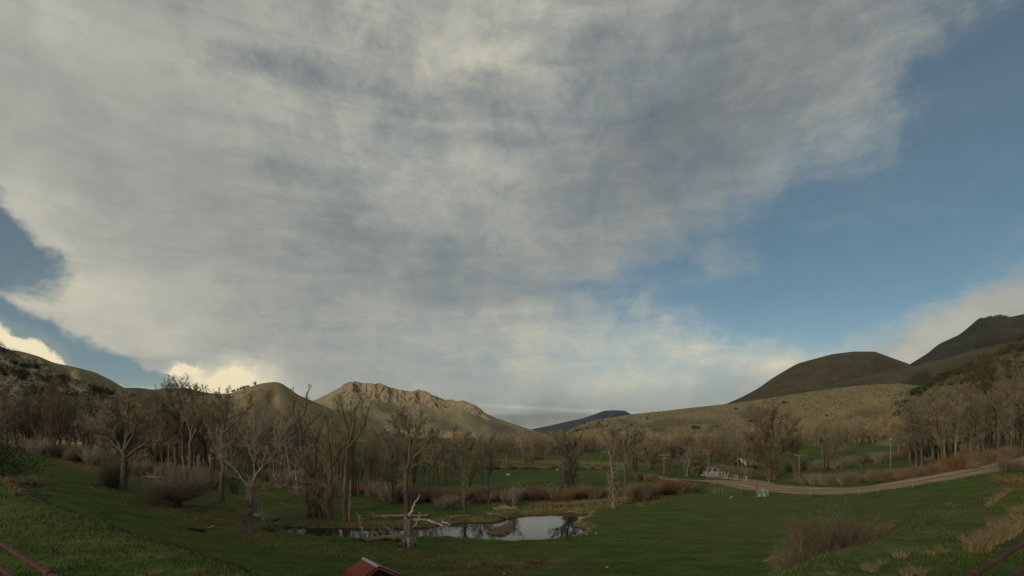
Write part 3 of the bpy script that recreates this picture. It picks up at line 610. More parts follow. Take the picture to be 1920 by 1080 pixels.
hero(578, 968, [([(0,0),(-6,-60),(-10,-120),(-16,-170),(-18,-200)], 8, 3), ([(13,0),(12,-60),(14,-110),(12,-150)], 7, 3), ([(24,0),(26,-50),(24,-100)], 5, 3), ([(-14,-165),(-30,-195),(-26,-215),(-32,-228)], 3, .8), ([(-16,-178),(-2,-200),(0,-222),(2,-232)], 3, .8), ([(-13,-155),(6,-175),(22,-190)], 3, .8), ([(12,-145),(-2,-170),(-10,-186)], 3, .8), ([(12,-145),(26,-165),(30,-185)], 3, .8)], 106,
    label='clump of tall thin bare cottonwood trunks with orange feet on the near stream bank', density=(5,5,7), tl=(.4,.5,.5), low=(110, 3.0, .55))
hero(620, 972, [([(0,0),(0,-50),(-2,-95),(-4,-130)], 8, 5), ([(-2,-92),(10,-115),(20,-145),(30,-172)], 4.5, 1.2), ([(-4,-125),(-10,-160),(-14,-195)], 4, 1), ([(-3,-110),(-20,-140),(-26,-160)], 3, .8)], 107,
    label='leaning forked bare cottonwood with reddish foot, left of the tallest forked tree', density=(6,6,7), low=(80, 2.2, .45))
hero(646, 977, [([(0,0),(0,-60),(2,-110),(3,-140)], 9.5, 7), ([(3,-138),(0,-175),(-8,-200),(-14,-222)], 5, 1.3), ([(3,-135),(22,-160),(36,-185),(42,-215)], 5.5, 1.3), ([(4,-142),(14,-180),(20,-210),(30,-232)], 5, 1.3), ([(0,-175),(-16,-205),(-20,-226)], 3.5, 1), ([(3,-160),(8,-200),(6,-228)], 3.5, 1), ([(36,-185),(30,-210),(32,-225)], 2.5, .8)], 108,
    label='tallest bare cottonwood by the stream with open candelabra crown of thick upright limbs', density=(6,4,5), tl=(.30,.42,.5), ang=(30,32,32))
hero(764, 963, [([(0,0),(-4,-50),(0,-90),(4,-105)], 9, 6), ([(4,-103),(6,-130),(4,-160),(8,-185)], 6, 1.2), ([(4,-100),(28,-120),(42,-138),(60,-152)], 5, 1), ([(6,-128),(-14,-150),(-24,-172)], 3.5, .8), ([(6,-130),(20,-155),(26,-182)], 3.5, .8), ([(0,-85),(24,-96),(50,-100),(70,-96)], 3.5, .8), ([(4,-150),(-4,-172),(-12,-190)], 3, .8)], 109,
    label='crooked bare cottonwood directly behind the hollow snag, dense rounded top', density=(10,7,7), tl=(.42,.5,.5), low=(30, 1.6, .8))
hero(872, 962, [([(0,0),(1,-45),(0,-80),(2,-105)], 5, 3), ([(1,-90),(-14,-112),(-22,-128)], 2.5, .8), ([(2,-100),(12,-122),(18,-138)], 2.5, .8), ([(2,-102),(0,-130),(2,-148)], 2.5, .8)], 110,
    label='small shaggy bare tree on the far pond bank behind the pale fallen log', density=(10,7,7), low=(45, 1.6, .75))
hero(1070, 916, [([(-8,0),(-4,-30),(-2,-50)], 6, 5), ([(4,0),(2,-30),(0,-50)], 7, 6), ([(-2,-48),(-6,-68),(-8,-90),(-12,-102)], 5, 1), ([(0,-46),(14,-60),(24,-72),(34,-76)], 4.5, .9), ([(-2,-50),(-20,-66),(-34,-76)], 3.5, .8), ([(0,-50),(6,-75),(16,-96)], 4, .8), ([(-4,-55),(-20,-85),(-26,-98)], 3, .8)], 111,
    label='bare cottonwood with fan crown and brushy trunk, alone in the middle pasture', density=(9,7,8), tl=(.45,.5,.5), low=(90, 3.2, .9), twr=.02)
hero(1151, 952, [([(0,0),(-2,-30),(-2,-60),(-6,-90)], 7, 4.5), ([(-6,-88),(-12,-115),(-20,-135),(-26,-142)], 3.5, .9), ([(-2,-62),(14,-78),(32,-88)], 2.5, .8), ([(-6,-88),(4,-118),(0,-145)], 3, .8), ([(-10,-100),(-2,-128),(-8,-150)], 2.5, .8)], 112,
    twig='twig', bark='bark_pale', label='pale shaggy bare tree at the right end of the pond with swollen brushy base', density=(8,6,7), low=(90, 1.7, .6))
hero(1172, 906, [([(0,0),(0,-40),(0,-60)], 6, 5), ([(0,-58),(14,-80),(30,-104)], 4, .9), ([(0,-60),(2,-85),(4,-106)], 4, .9), ([(0,-55),(-10,-80),(-26,-100)], 3.5, .9), ([(0,-58),(20,-70),(36,-84)], 2.5, .8)], 113,
    label='dark trunked bare cottonwood behind the pale shaggy tree at the pond end', density=(9,7,7), tl=(.45,.5,.5), twr=.02)
hero(1446, 899, [([(-4,0),(-3,-20),(-6,-36)], 7, 5), ([(6,0),(6,-22),(8,-40)], 7, 5), ([(-6,-34),(-24,-60),(-38,-84)], 4, .8), ([(-5,-35),(-10,-75),(-20,-118)], 4, .8), ([(7,-38),(6,-80),(4,-125)], 4, .8), ([(8,-38),(26,-72),(36,-104)], 4, .8), ([(8,-38),(30,-56),(50,-70)], 3.5, .8), ([(-5,-30),(-30,-42),(-46,-58)], 3, .8)], 114,
    label='big round dense bare cottonwood behind the gravel road, above the arched gate', twig='twig_dark', density=(13,8,8), tl=(.48,.5,.5), low=(60, 3, .9), twr=.02)
hero(1852, 840, [([(0,0),(0,-40),(-2,-75)], 8, 7), ([(-2,-72),(-22,-98),(-36,-125),(-44,-140)], 5, 1), ([(-2,-74),(-8,-110),(-12,-150)], 5, 1), ([(-1,-74),(12,-110),(22,-145)], 5, 1), ([(0,-70),(24,-92),(40,-112)], 4, 1), ([(0,-60),(-24,-75),(-44,-82)], 3, .9), ([(-1,-74),(2,-120),(6,-160)], 4, 1)], 115,
    label='very large dark domed bare cottonwood rising over the right hand grove', density=(12,8,8), tl=(.46,.5,.5), twr=.02, twig='twig_dark')

singles = [ # px, py base, py top, crown width px, mesh, twig, bark, label
 (57, 842, 714, 105, 'round0', 'twig', 'bark', 'dense bare tree above the small red bush at the left edge, under the tan bluff'),
 (12, 850, 722, 60, 'column0', 'twig', 'bark', 'narrow upright bare tree cut by the left edge of the photo'),
 (30, 846, 730, 50, 'column1', 'twig', 'bark', 'narrow upright bare tree second from the left edge of the photo'),
 (86, 852, 745, 60, 'tall1', 'twig', 'bark', 'thin bare tree in front of the pale eroded bluff'),
 (130, 858, 738, 62, 'tall0', 'twig', 'bark', 'bare tree with high dark fork right of the pale bluff'),
 (163, 866, 742, 70, 'spreading1', 'twig', 'bark', 'bare tree with arching limbs, left neighbour of the broad spreading cottonwood'),
 (190, 872, 750, 50, 'column2', 'twig_grey', 'bark_pale', 'pale slender bare tree just left of the broad spreading cottonwood'),
 (280, 884, 752, 60, 'tall1', 'twig', 'bark', 'bare tree in the gap between the broad spreading and twin trunked cottonwoods'),
 (300, 888, 770, 50, 'multi0', 'twig', 'bark', 'many stemmed bare tree left of the twin trunks'),
 (392, 915, 748, 70, 'tall0', 'twig', 'bark', 'bare tree with fanned top between the curved fork and straight dark trunk'),
 (440, 925, 758, 80, 'multi1', 'twig', 'bark', 'dense bare tree behind the pale forked limbs of the streamside tree'),
 (512, 905, 778, 60, 'spreading0', 'twig', 'bark', 'small dark bare tree left of the clump of tall thin trunks'),
 (545, 912, 790, 50, 'column1', 'twig_grey', 'bark_pale', 'thin grey bare tree behind the left side of the thin trunk clump'),
 (628, 935, 752, 85, 'multi0', 'twig_green', 'bark', 'yellow green budding willow behind the forked cottonwoods'),
 (664, 930, 775, 60, 'multi1', 'twig_green', 'bark', 'lower yellow green budding tree just right of the tallest cottonwood'),
 (605, 930, 800, 50, 'round0', 'twig', 'bark', 'brownish bushy tree behind the leaning forked cottonwood'),
 (700, 925, 800, 55, 'multi1', 'twig_grey', 'bark_pale', 'grey many stemmed bare tree right of the yellow green willows'),
 (738, 945, 815, 62, 'spreading1', 'twig', 'bark', 'twisted low bare tree left of the crooked cottonwood'),
 (722, 920, 830, 50, 'column0', 'twig_grey', 'bark_pale', 'slim pale bare tree left of the twisted low tree'),
 (800, 918, 822, 50, 'tall0', 'twig', 'bark', 'slim bare tree right behind the crooked cottonwood'),
 (822, 912, 826, 44, 'tall1', 'twig', 'bark', 'slim bare tree with leaning stem left of the brushy tree in the pasture'),
 (838, 914, 838, 36, 'sparse0', 'twig', 'bark', 'thin sparse bare tree before the left pasture'),
 (858, 910, 845, 30, 'sparse0', 'twig', 'bark', 'short bare tree with hooked limbs at the pasture edge'),
 (880, 922, 818, 64, 'round0', 'twig', 'bark', 'round topped bare tree behind the small shaggy tree on the far pond bank'),
 (904, 918, 812, 38, 'column0', 'twig', 'bark', 'left of the two thin straight trees standing close together before the far pasture'),
 (914, 916, 808, 34, 'column2', 'twig', 'bark', 'right of the two thin straight trees standing close together before the far pasture'),
 (986, 872, 846, 16, 'multi0', 'twig', 'bark', 'small lone bare tree on the far pasture fence line'),
 (962, 956, 905, 46, 'fuzzy1', 'twig_grey', 'bark_pale', 'short pollard with pale trunk and ball of twigs behind the log pile'),
 (1192, 888, 812, 60, 'multi0', 'twig', 'bark', 'bare tree group left of the first cross armed pole'),
 (1222, 880, 826, 60, 'multi1', 'twig_green', 'bark', 'olive tinted willow behind the first cross armed pole'),
 (1258, 893, 838, 60, 'round0', 'twig', 'bark', 'dark bushy tree right of the first cross armed pole'),
 (1288, 894, 826, 56, 'multi0', 'twig_grey', 'bark_pale', 'grey bare tree standing behind the rusty bridge'),
 (1305, 892, 845, 44, 'multi1', 'twig_grey', 'bark_pale', 'low grey bare tree between the rusty bridge and the second pole'),
 (1330, 872, 818, 62, 'round0', 'twig_green', 'bark', 'big olive willow behind the white railed house'),
 (1362, 868, 822, 56, 'round0', 'twig_green', 'bark', 'olive willow left of the barn'),
 (1404, 890, 812, 54, 'multi0', 'twig', 'bark', 'bare tree in front of the barn'),
 (1312, 889, 838, 40, 'multi1', 'twig_grey', 'bark_pale', 'grey bushy tree covering the left end of the white railed house'),
 (1365, 884, 842, 30, 'multi0', 'twig', 'bark', 'short bare tree at the right end of the white railing'),
 (1492, 892, 800, 50, 'multi1', 'twig', 'bark', 'bare tree at the right foot of the big round cottonwood'),
 (1546, 882, 790, 48, 'multi0', 'twig', 'bark', 'bare tree with shaggy bole left of the roadside pasture'),
 (1562, 880, 796, 42, 'tall1', 'twig', 'bark', 'bare tree touching the shaggy boled tree, behind the long roadside thicket'),
 (1580, 858, 818, 36, 'round0', 'twig_green', 'bark', 'small olive bush willow between the roadside trees'),
 (1611, 872, 800, 38, 'sparse0', 'twig', 'bark', 'thin lone tree left of the single tall pole'),
 (1684, 858, 762, 46, 'column1', 'twig_tan', 'bark_pale', 'tan lit poplar at the left end of the right hand grove'),
 (1702, 860, 764, 50, 'tall0', 'twig', 'bark', 'dark bare tree second from the left in the right hand grove'),
 (1722, 862, 752, 56, 'tall1', 'twig', 'bark', 'dark forked bare tree third from the left in the right hand grove'),
 (1748, 864, 742, 52, 'multi1', 'twig', 'bark', 'bare tree with slanting pale stems in the right hand grove'),
 (1770, 868, 730, 46, 'column0', 'twig', 'bark_pale', 'tall pale stemmed poplar left of the orange bush'),
 (1790, 868, 720, 44, 'column1', 'twig', 'bark_pale', 'tall pale stemmed poplar directly above the orange bush'),
 (1812, 862, 712, 44, 'column2', 'twig', 'bark', 'tall poplar right behind the orange bush'),
 (1832, 858, 715, 42, 'column0', 'twig', 'bark', 'poplar in front of the big domed cottonwood, left one'),
 (1872, 856, 712, 44, 'column1', 'twig', 'bark', 'poplar in front of the big domed cottonwood, right one'),
 (1892, 850, 690, 50, 'column2', 'twig', 'bark', 'tall poplar near the right edge of the photo'),
 (1914, 846, 672, 60, 'tall0', 'twig', 'bark', 'bare tree cut by the right edge of the photo'),
]
for px, pb, pt, wd, key, tw, bk, lab in singles:
    p = G(px, pb); place_tree(key, p, (pb-pt)/F*p[1], W(wd, p[1]), tw, bk, label=lab)
# fill: look-alike bare trees standing in the belts behind
keys = ['column0','column1','column2','tall0','tall1','multi0','multi1','spreading1','round0']
def belt(n, pxr, Yr, hr, label, group, tw='twig', bk='bark', kk=keys, wr=(.35,.6), name='bare_tree', jit=None):
    for i in range(n):
        px = pxr[0]+(pxr[1]-pxr[0])*(i+random.random())/n; Y = random.uniform(*Yr) if not callable(Yr) else Yr(px)*random.uniform(.94, 1.06)
        p = GY(px, Y); h = random.uniform(*hr); place_tree(random.choice(kk), p, h, h*random.uniform(*wr), tw, bk, name=name, label=label, group=group)
belt(50, (-150, 340), (118, 165), (10, 20), 'bare grey brown tree in the dense belt under the left bluff', 'bare trees of the belt under the left bluff', tw='twig_dark')
belt(50, (300, 600), (125, 175), (12, 21), 'bare grey brown tree in the belt behind the left stream trees', 'bare trees behind the left stream trees', wr=(.4,.7))
belt(42, (560, 860), (115, 185), (9, 15.5), 'bare brown tree in the thin belt before the rimrock mountain', 'bare trees before the rimrock mountain')
belt(16, (800, 1010), (165, 300), (7, 10), 'low bare tree scattered at the back of the left pasture', 'bare trees at the back of the left pasture', kk=['multi0','multi1','round0'], wr=(.7, 1.0))
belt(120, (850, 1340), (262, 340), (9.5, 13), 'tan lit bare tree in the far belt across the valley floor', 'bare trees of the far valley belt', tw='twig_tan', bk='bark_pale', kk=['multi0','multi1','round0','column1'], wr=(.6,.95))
belt(34, (1150, 1440), (190, 260), (9, 13), 'bare tree in the belt behind the ranch buildings', 'bare trees behind the ranch buildings', kk=['multi0','multi1','round0'], wr=(.7,.95))
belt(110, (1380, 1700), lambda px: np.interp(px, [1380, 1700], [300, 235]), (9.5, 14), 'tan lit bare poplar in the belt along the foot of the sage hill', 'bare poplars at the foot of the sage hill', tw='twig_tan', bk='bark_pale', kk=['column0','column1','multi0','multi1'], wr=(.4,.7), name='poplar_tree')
belt(52, (1700, 2020), (118, 165), (14, 20), 'slender bare poplar standing in the dense right hand grove', 'slender poplars of the right hand grove', kk=['column0','column1','column2','tall0'], wr=(.28,.45), name='poplar_tree')
# skyline trees
for i, (px, h) in enumerate([(313,8),(319,9),(327,9),(333,10),(341,9),(347,9),(353,8),(362,12),(370,11)]):
    q = hill_z(HB['C'], px, 1.0); place_tree(['round0','spreading0'][i % 2], q-np.array([0,0,1]), h*1.5, h*.95*1.5, 'twig', 'bark', name='skyline_tree', label='tiny bare tree standing on the dark skyline ridge above the left grove', group='bare trees on the skyline ridge')

# ------------------------------------------------------------------ shrubs
def shrub_mesh(name, seed, nst, spread, n2, n3, mat, r=.004, up=.06, flat=1.0):
    rg = np.random.default_rng(seed); a = rg.random(nst)*6.28; t = spread*np.sqrt(rg.random(nst)); b = rg.random(nst)*.30
    P0 = np.stack([np.cos(a)*b, np.sin(a)*b, np.full(nst, -.03)], 1); D = norm(np.stack([np.cos(a)*t, np.sin(a)*t, np.full(nst, 1.)], 1))
    A = grow(rg, P0, D, rg.uniform(.45, 1.0, nst), np.full(nst, r*1.8), np.full(nst, r*.8), 5, .14, up)
    B = spawn(rg, A, n2, .2, 1, 26, 12, .45, 3, .13, up, rr=.6, minr=r*.75); C_ = spawn(rg, B, n3, .1, 1, 28, 12, .55, 2, .13, up*.5, rr=.7, minr=r*.55)
    V, Fq = cat([A, B, C_], 3); return np_mesh(name, V/np.percentile(V[:, 2], 99), [Fq], mat), np.percentile(np.hypot(V[:, 0], V[:, 1]), 93)
SH = {}
for nm, seed, nst, sp, n2, n3, mt, r in (('red', 1, 90, .9, 5, 3, 'twig_red', .007), ('red2', 2, 80, 1.1, 5, 3, 'twig_red', .007), ('orange', 3, 110, .8, 6, 3, 'twig_orange', .006), ('grey', 4, 120, 1.2, 6, 3, 'twig_grey', .006),
        ('dome', 15, 300, 3.2, 9, 5, 'twig_dark', .0038), ('brown', 5, 230, 2.0, 8, 5, 'twig', .0040), ('tan', 6, 90, .9, 5, 3, 'twig_tan', .006)):
    SH[nm] = shrub_mesh(nm+'_shrub', seed, nst, sp, n2, n3, M[mt], r, up=.0 if nm == 'dome' else .06)
def shrub(kind, p, h, wd=None, name='willow_shrub', label=None, group=None, cat_='shrub'):
    me, rad = SH[kind]; o = link(name, me, None, p); sx = h if wd is None else wd/2/rad; o.scale = (sx, sx, h); o.rotation_euler = (0, 0, random.uniform(0, 6.28)); return tag(o, label, cat_, group)
def row(n, pts, wj, kind, hr, wr, label, group, name='willow_shrub'):
    pts = np.array(pts, float)
    for i in range(n):
        f = (i+random.random())/n*(len(pts)-1); k = min(int(f), len(pts)-2); f -= k; px, py = pts[k]*(1-f)+pts[k+1]*f
        p = G(px+random.uniform(-2, 2), py+random.uniform(-wj, wj)); h = random.uniform(*hr); shrub(random.choice(kind), p, h, h*random.uniform(*wr), name, label, group)
row(64, [(785,938),(860,940),(930,938),(1000,936),(1060,936),(1130,934)], 4, ['red','red2','red','grey'], (1.5,2.6), (.8,1.5), 'rust brown bare willow shrub in the long thicket behind the pond', 'willow shrubs of the thicket behind the pond')
row(16, [(670,925),(720,935),(780,940)], 5, ['red2','grey'], (2.2,3.2), (.9,1.3), 'dull brown willow shrub left of the pond thicket, behind the fallen trunks', 'willow shrubs behind the fallen trunks')
row(22, [(870,881),(960,880),(1050,880),(1150,881)], 1, ['red2','brown'], (.9,1.8), (1,1.8), 'low brown brush along the distant fence across the pasture', 'brush along the distant fence')
row(24, [(1180,935),(1215,930),(1250,925),(1290,918)], 5, ['red','red2'], (1.8,2.8), (.9,1.4), 'reddish willow shrub along the creek below the bridge', 'willow shrubs along the creek below the bridge')
row(12, [(1195,898),(1230,902)], 2, ['red'], (1.2,2.0), (1,1.5), 'low reddish shrub beside the road bend before the bridge', 'low shrubs at the road bend')
row(26, [(1500,908),(1540,908),(1580,907),(1610,905)], 1.5, ['red2','brown','grey'], (1.6,2.5), (.8,1.2), 'brown grey willow shrub in the left roadside thicket', 'willow shrubs of the left roadside thicket')
row(36, [(1634,903),(1680,899),(1720,893),(1765,886)], 1.5, ['red2','brown','red'], (1.4,2.4), (.8,1.2), 'brown willow shrub in the long roadside thicket right of the tall pole', 'willow shrubs of the long roadside thicket')
row(26, [(1820,880),(1860,868),(1905,856)], 2, ['red2','brown'], (1.6,2.8), (.8,1.2), 'pale brown shrub in the roadside strip below the right hand grove', 'shrubs below the right hand grove')
row(30, [(1480,882),(1560,878),(1640,866),(1700,856),(1760,858)], 3, ['grey','brown'], (2.0,3.0), (.9,1.3), 'dark grey brush in the hedge across the small right hand pasture', 'brush in the hedge of the right hand pasture')
row(14, [(1345,888),(1380,892),(1420,896)], 2, ['grey','brown'], (2.0,3.0), (.9,1.4), 'dark brush between the second pole and the pipe panels', 'brush by the pipe panels')
row(18, [(480,885),(510,898),(545,905),(560,915)], 4, ['grey','brown'], (2.2,3.2), (.9,1.4), 'dark brush behind the gap in the left stream trees', 'dark brush behind the left stream trees')
row(26, [(40,846),(100,856),(180,872),(300,895),(400,915)], 3, ['brown','grey'], (2.2,4.0), (.8,1.3), 'brown undergrowth shrub at the foot of the left tree belt', 'undergrowth shrubs of the left belt')
for px, py, pt, wd, kd, lab in [
  (1788, 884, 850, 40, 'orange', 'bright orange willow bush beside the gravel road'),
  (1815, 872, 830, 34, 'red2', 'reddish bush just right of the orange willow'),
  (1200, 940, 908, 36, 'red', 'reddish fan shaped bush right of the pale shaggy tree'),
  (50, 850, 828, 20, 'red', 'small red bush at the foot of the dense left edge tree'),
  (213, 914, 850, 44, 'brown', 'brown bushy thicket touching the left side of the broad spreading cottonwood'),
  (955, 948, 915, 34, 'grey', 'grey bush around the short pollard'),
  (838, 955, 928, 46, 'grey', 'grey purple bush on the far bank right of the snag'),
  (935, 868, 862, 10, 'brown', 'tiny brown bush on the far pasture'), (1010, 861, 853, 30, 'red2', 'low red brown bush patch in the far pasture'),
  (1740, 870, 856, 18, 'brown', 'little bush on the small right hand pasture'),
  (1895, 882, 858, 36, 'brown', 'dark bush at the right end of the road'),]:
    p = G(px, py); shrub(kd, p, (py-pt)/F*p[1], W(wd, p[1]), label=lab)
# near shrubs on the banks
def near_shrub(px, Y, top, wd, kd, lab, sink=.15, name='bare_shrub'):
    p = GY(px, Y); h = CZ-(top-HY)/F*Y-p[2]; return shrub(kd, p-np.array([0, 0, sink]), h+sink, W(wd, Y), name, lab)
near_shrub(1582, 20.5, 968, 140, 'dome', 'large brown rounded bare shrub below the right bank, tallest of the near shrubs')
near_shrub(1522, 19.5, 1022, 90, 'dome', 'low brown shrub growing against the left side of the large rounded shrub')
near_shrub(1628, 20.5, 990, 90, 'dome', 'brown shrub leaning out on the right side of the large rounded shrub')
for i, (px, top, kd) in enumerate([(1690,994,'grey'),(1712,985,'red2'),(1738,974,'grey'),(1765,968,'brown'),(1795,960,'red2')]):
    near_shrub(px, 20+i*1.6, top, 46, kd, 'low grey brown scrub behind the right bank, '+['first','second','third','fourth','fifth'][i]+' in the row from the large shrub')
near_shrub(58, 30, 893, 56, 'red2', 'rounded brown shrub behind the left bank crest')
near_shrub(80, 27, 925, 40, 'grey', 'low grey twiggy shrub at the lower end of the rounded brown shrub')
near_shrub(1895, 28, 890, 60, 'red2', 'reddish brush on the crest of the right bank below the road')
near_shrub(1868, 27, 912, 40, 'red', 'thin reddish brush left of the crest brush on the right bank')
# pollard willow ball
p = G(333, 951); e = bpy.data.objects.new('pollard_willow', None); col.objects.link(e); e.location = p; tag(e, 'round pollard willow ball of fanned twigs on a short thick reddish trunk', 'tree')
mb = MB(); mb.tube([(0,0,-.2),(.05,0,.6),(-.05,0,1.3)], .55, .42, 9); mb.tube([(-.1,0,.9),(-.6,.1,1.9)], .3, .15, 7); mb.tube([(.1,0,.9),(.7,-.1,1.9)], .3, .15, 7); mb.obj('trunk', M['rust_steel'] if False else M['bark'], e, smooth=True)
me, rad = shrub_mesh('crown', 12, 190, 2.6, 6, 4, M['twig'], .0042, up=.05); c = link('crown', me, e, (0, 0, 1.1)); hh = 80/F*p[1]-1.1; c.scale = (W(88, p[1])/2/rad, W(88, p[1])/2/rad, hh)

# leafy bushes (junipers)
def juniper_mesh(seed, n=700, sc_=.8):
    rg = np.random.default_rng(seed); cl = rg.normal(0, .24, (22, 3)); cl[:, 2] = np.abs(cl[:, 2])*1.3+.15
    c = cl[rg.integers(0, 22, n)]+rg.normal(0, .11, (n, 3)); s = rg.uniform(.05, .11, n)[:, None, None]*sc_; tri = rg.normal(0, 1, (n, 3, 3)); tri /= np.linalg.norm(tri, axis=2, keepdims=True)
    V = (c[:, None]+tri*s).reshape(-1, 3); V[:, 2] = np.maximum(V[:, 2], -.02); return np_mesh('foliage', V/np.percentile(V[:, 2], 98), [np.arange(n*3).reshape(-1, 3)], M['juniper'])
JM = [juniper_mesh(s) for s in (1, 2, 3)]; tm = MB(); tm.tube([(0,0,-.1),(.02,0,.5)], .05, .03, 6); JT = tm.mesh('trunk', M['bark'])
def juniper(p, h, label, group=None):
    e = bpy.data.objects.new('juniper_bush', None); col.objects.link(e); e.location = p; e.scale = (h*random.uniform(.9, 1.3),)*2+(h,); e.rotation_euler = (0, 0, random.uniform(0, 6.28)); tag(e, label, 'bush', group)
    link('foliage', random.choice(JM), e); link('trunk', JT, e)
for i in range(62):
    px = random.uniform(-20, 250); tmax = .9; tq = random.uniform(.25, .99); juniper(hill_z(HB['A'], px, tq)-np.array([0,0,.2]), random.uniform(2.0, 4.6), 'dark juniper bush dotted over the tan left bluff', 'junipers on the left bluff')
for i in range(80):
    px = random.uniform(1690, 1990); tq = random.choice([random.uniform(.55, 1.0), random.uniform(.93, 1.0)]); juniper(hill_z(HB['J'], px, tq)-np.array([0,0,.2]), random.uniform(2.2, 5), 'dark juniper bush on the slope above the right hand grove', 'junipers on the right slope')
JF = juniper_mesh(9, 7000, .22); p = GY(2, 31); e = bpy.data.objects.new('juniper_bush', None); col.objects.link(e); e.location = p-np.array([0,0,.3]); e.scale = (3.2, 3.2, 3.0); tag(e, 'dark green bush cut by the left edge of the photo on the bank crest', 'bush')
link('foliage', JF, e); link('trunk', JT, e)
for px, t_ in ((438,1),(446,1),(449,1),(455,1),(463,1),(478,1)):
    juniper(hill_z(HB['D'], px, t_), random.uniform(4, 8), 'tiny dark conifer on the left shoulder of the cone hill', 'conifers on the cone hill')
for px in np.linspace(1849, 1884, 9):
    juniper(hill_z(HB['I'], px, 1)-np.array([0,0,1]), random.uniform(6, 11), 'tiny dark conifer on the peak of the dark mountain', 'conifers on the dark mountain')
def scatter_stuff(name, H_, n, pxr, tr, size, mat, label, seed):
    rg = np.random.default_rng(seed); px = rg.uniform(*pxr, n); tq = rg.uniform(*tr, n); c = hill_z(H_, px, tq)+rg.normal(0, .6, (n, 3))*np.array([1,1,0]); s = rg.uniform(*size, n)
    k = 14; d = rg.normal(size=(n, k, 3)); d /= np.linalg.norm(d, axis=2, keepdims=True); d[..., 2] = np.abs(d[..., 2])
    cc = c[:, None]+d*s[:, None, None]*.5; tri = rg.normal(size=(n, k, 3, 3)); tri /= np.linalg.norm(tri, axis=3, keepdims=True)
    V = (cc[:, :, None]+tri*s[:, None, None, None]*.38).reshape(-1, 3)
    tag(link(name, np_mesh(name, V, [np.arange(n*k*3).reshape(-1, 3)], M[mat])), label, 'brush', None, 'stuff')
scatter_stuff('sagebrush', HB['G'], 9000, (1040, 1720), (.05, 1.0), (.5, 1.25), 'sage', 'sagebrush covering the long golden hill on the right', 5)
scatter_stuff('sagebrush', HB['A'], 3500, (-60, 330), (.1, 1.0), (.5, 1.3), 'sage', 'sagebrush covering the tan left bluff', 6)
scatter_stuff('sagebrush', HB['J'], 3500, (1690, 2000), (.1, 1.0), (.6, 1.5), 'sage', 'sagebrush covering the slope at the right edge', 7)
rgj = np.random.default_rng(77)
for i in range(45):
    px = rgj.uniform(1062, 1140) if i < 30 else rgj.uniform(1150, 1650); juniper(hill_z(HB['G'], px, rgj.uniform(.45, .97) if i < 30 else rgj.uniform(.3, .8))-np.array([0,0,.3]), rgj.uniform(1.6, 3.6), 'olive green bush on the near nose of the golden hill' if i < 30 else 'lone dark bush on the side of the golden hill', 'bushes on the nose of the golden hill' if i < 30 else 'lone bushes on the golden hill')

# ------------------------------------------------------------------ grass
def blades(name, P, h, wd, lean, mat, label, seed):
    rg = np.random.default_rng(seed); n = len(P); a = rg.random(n)*6.28; ln = rg.normal(0, lean, (n, 2)); side = np.stack([np.cos(a), np.sin(a), 0*a], 1)*wd[:, None]
    base = P-np.array([0, 0, .03]); mid = base+np.stack([ln[:, 0]*.35, ln[:, 1]*.35, np.ones(n)*.6], 1)*h[:, None]; tip = base+np.stack([ln[:, 0], ln[:, 1], np.ones(n)], 1)*h[:, None]
    V = np.stack([base-side, base+side, mid+side*.7, mid-side*.7, tip], 1).reshape(-1, 3); b = np.arange(n)[:, None]*5
    return tag(link(name, np_mesh(name, V, [b+np.array([[0,1,2,3]]), b+np.array([[3,2,4]])], M[mat])), label, 'grass', None, 'stuff')
rg = np.random.default_rng(3)
n = 170000; u = rg.uniform(-1.12, 1.12, n); Y = 4+34*rg.random(n)**1.3; keep = (Y < crest(u*Y)+1.0) & (Y > 3.8) & ((HY+(CZ-10)*F/Y) < 1140) ; u, Y = u[keep], Y[keep]; x = u*Y
dens = fbm(x/1.5, Y/1.5, 5, 3); k = rg.random(len(x)) < .35+dens; x, Y = x[k], Y[k]
blades('bank_grass', np.stack([x, Y, T(x, Y)], 1), rg.uniform(.03, .13, len(x))*(.4+fbm(x/2, Y/2, 8, 2)+.3*(rg.random(len(x))<.03)), .005+.0005*Y, .6, 'green_blade', 'short green grass covering the near banks', 1)
n = 90000; u = rg.uniform(-1.05, 1.05, n); Y = 34+85*rg.random(n)**1.2; x = u*Y; z = T(x, Y); k = (z > WL+.05) & (Y > crest(x)+4) & (rg.random(n) < .2+fbm(x/5, Y/5, 9, 3)); x, Y, z = x[k], Y[k], z[k]
blades('meadow_grass', np.stack([x, Y, z], 1), rg.uniform(.05, .15, len(x)), .04+.0*Y, 1.0, 'meadow_blade', 'green meadow grass of the valley floor', 2)
# reeds round the pond and along dry strips
def along(pts, n, wd, plan=False):
    P = np.array(pts) if plan else gline(pts); k = rg.integers(0, len(P)-1, n); f = rg.random((n, 1)); return P[k]*(1-f)+P[k+1]*f+rg.normal(0, wd, (n, 2))
q = np.concatenate([along(np.vstack([pondP, pondP[:1]]), 16000, .5, True)]+[along(np.vstack([islandP, islandP[:1]]), 1500, .5, True)]+[along(P_, int(4500*wd_/2.5), wd_*.6) for P_, wd_ in dry_lines])
z = T(q[:, 0], q[:, 1]); k = z > WL+.02; q, z = q[k], z[k]
blades('bank_reeds', np.stack([q[:, 0], q[:, 1], z], 1), rg.uniform(.10, .28, len(q)), np.full(len(q), .028), .5, 'reed_blade', 'yellow dry grass fringing the pond and the old channels', 3)
q = along([(1010,951),(1060,950),(1120,946),(1180,940),(1230,934)], 5000, .8); z = T(q[:, 0], q[:, 1])
blades('dry_rushes', np.stack([q[:, 0], q[:, 1], z], 1), rg.uniform(.3, .9, len(q)), np.full(len(q), .05), .4, 'dry_blade', 'pale straw coloured rushes in front of the red willow thicket', 4)
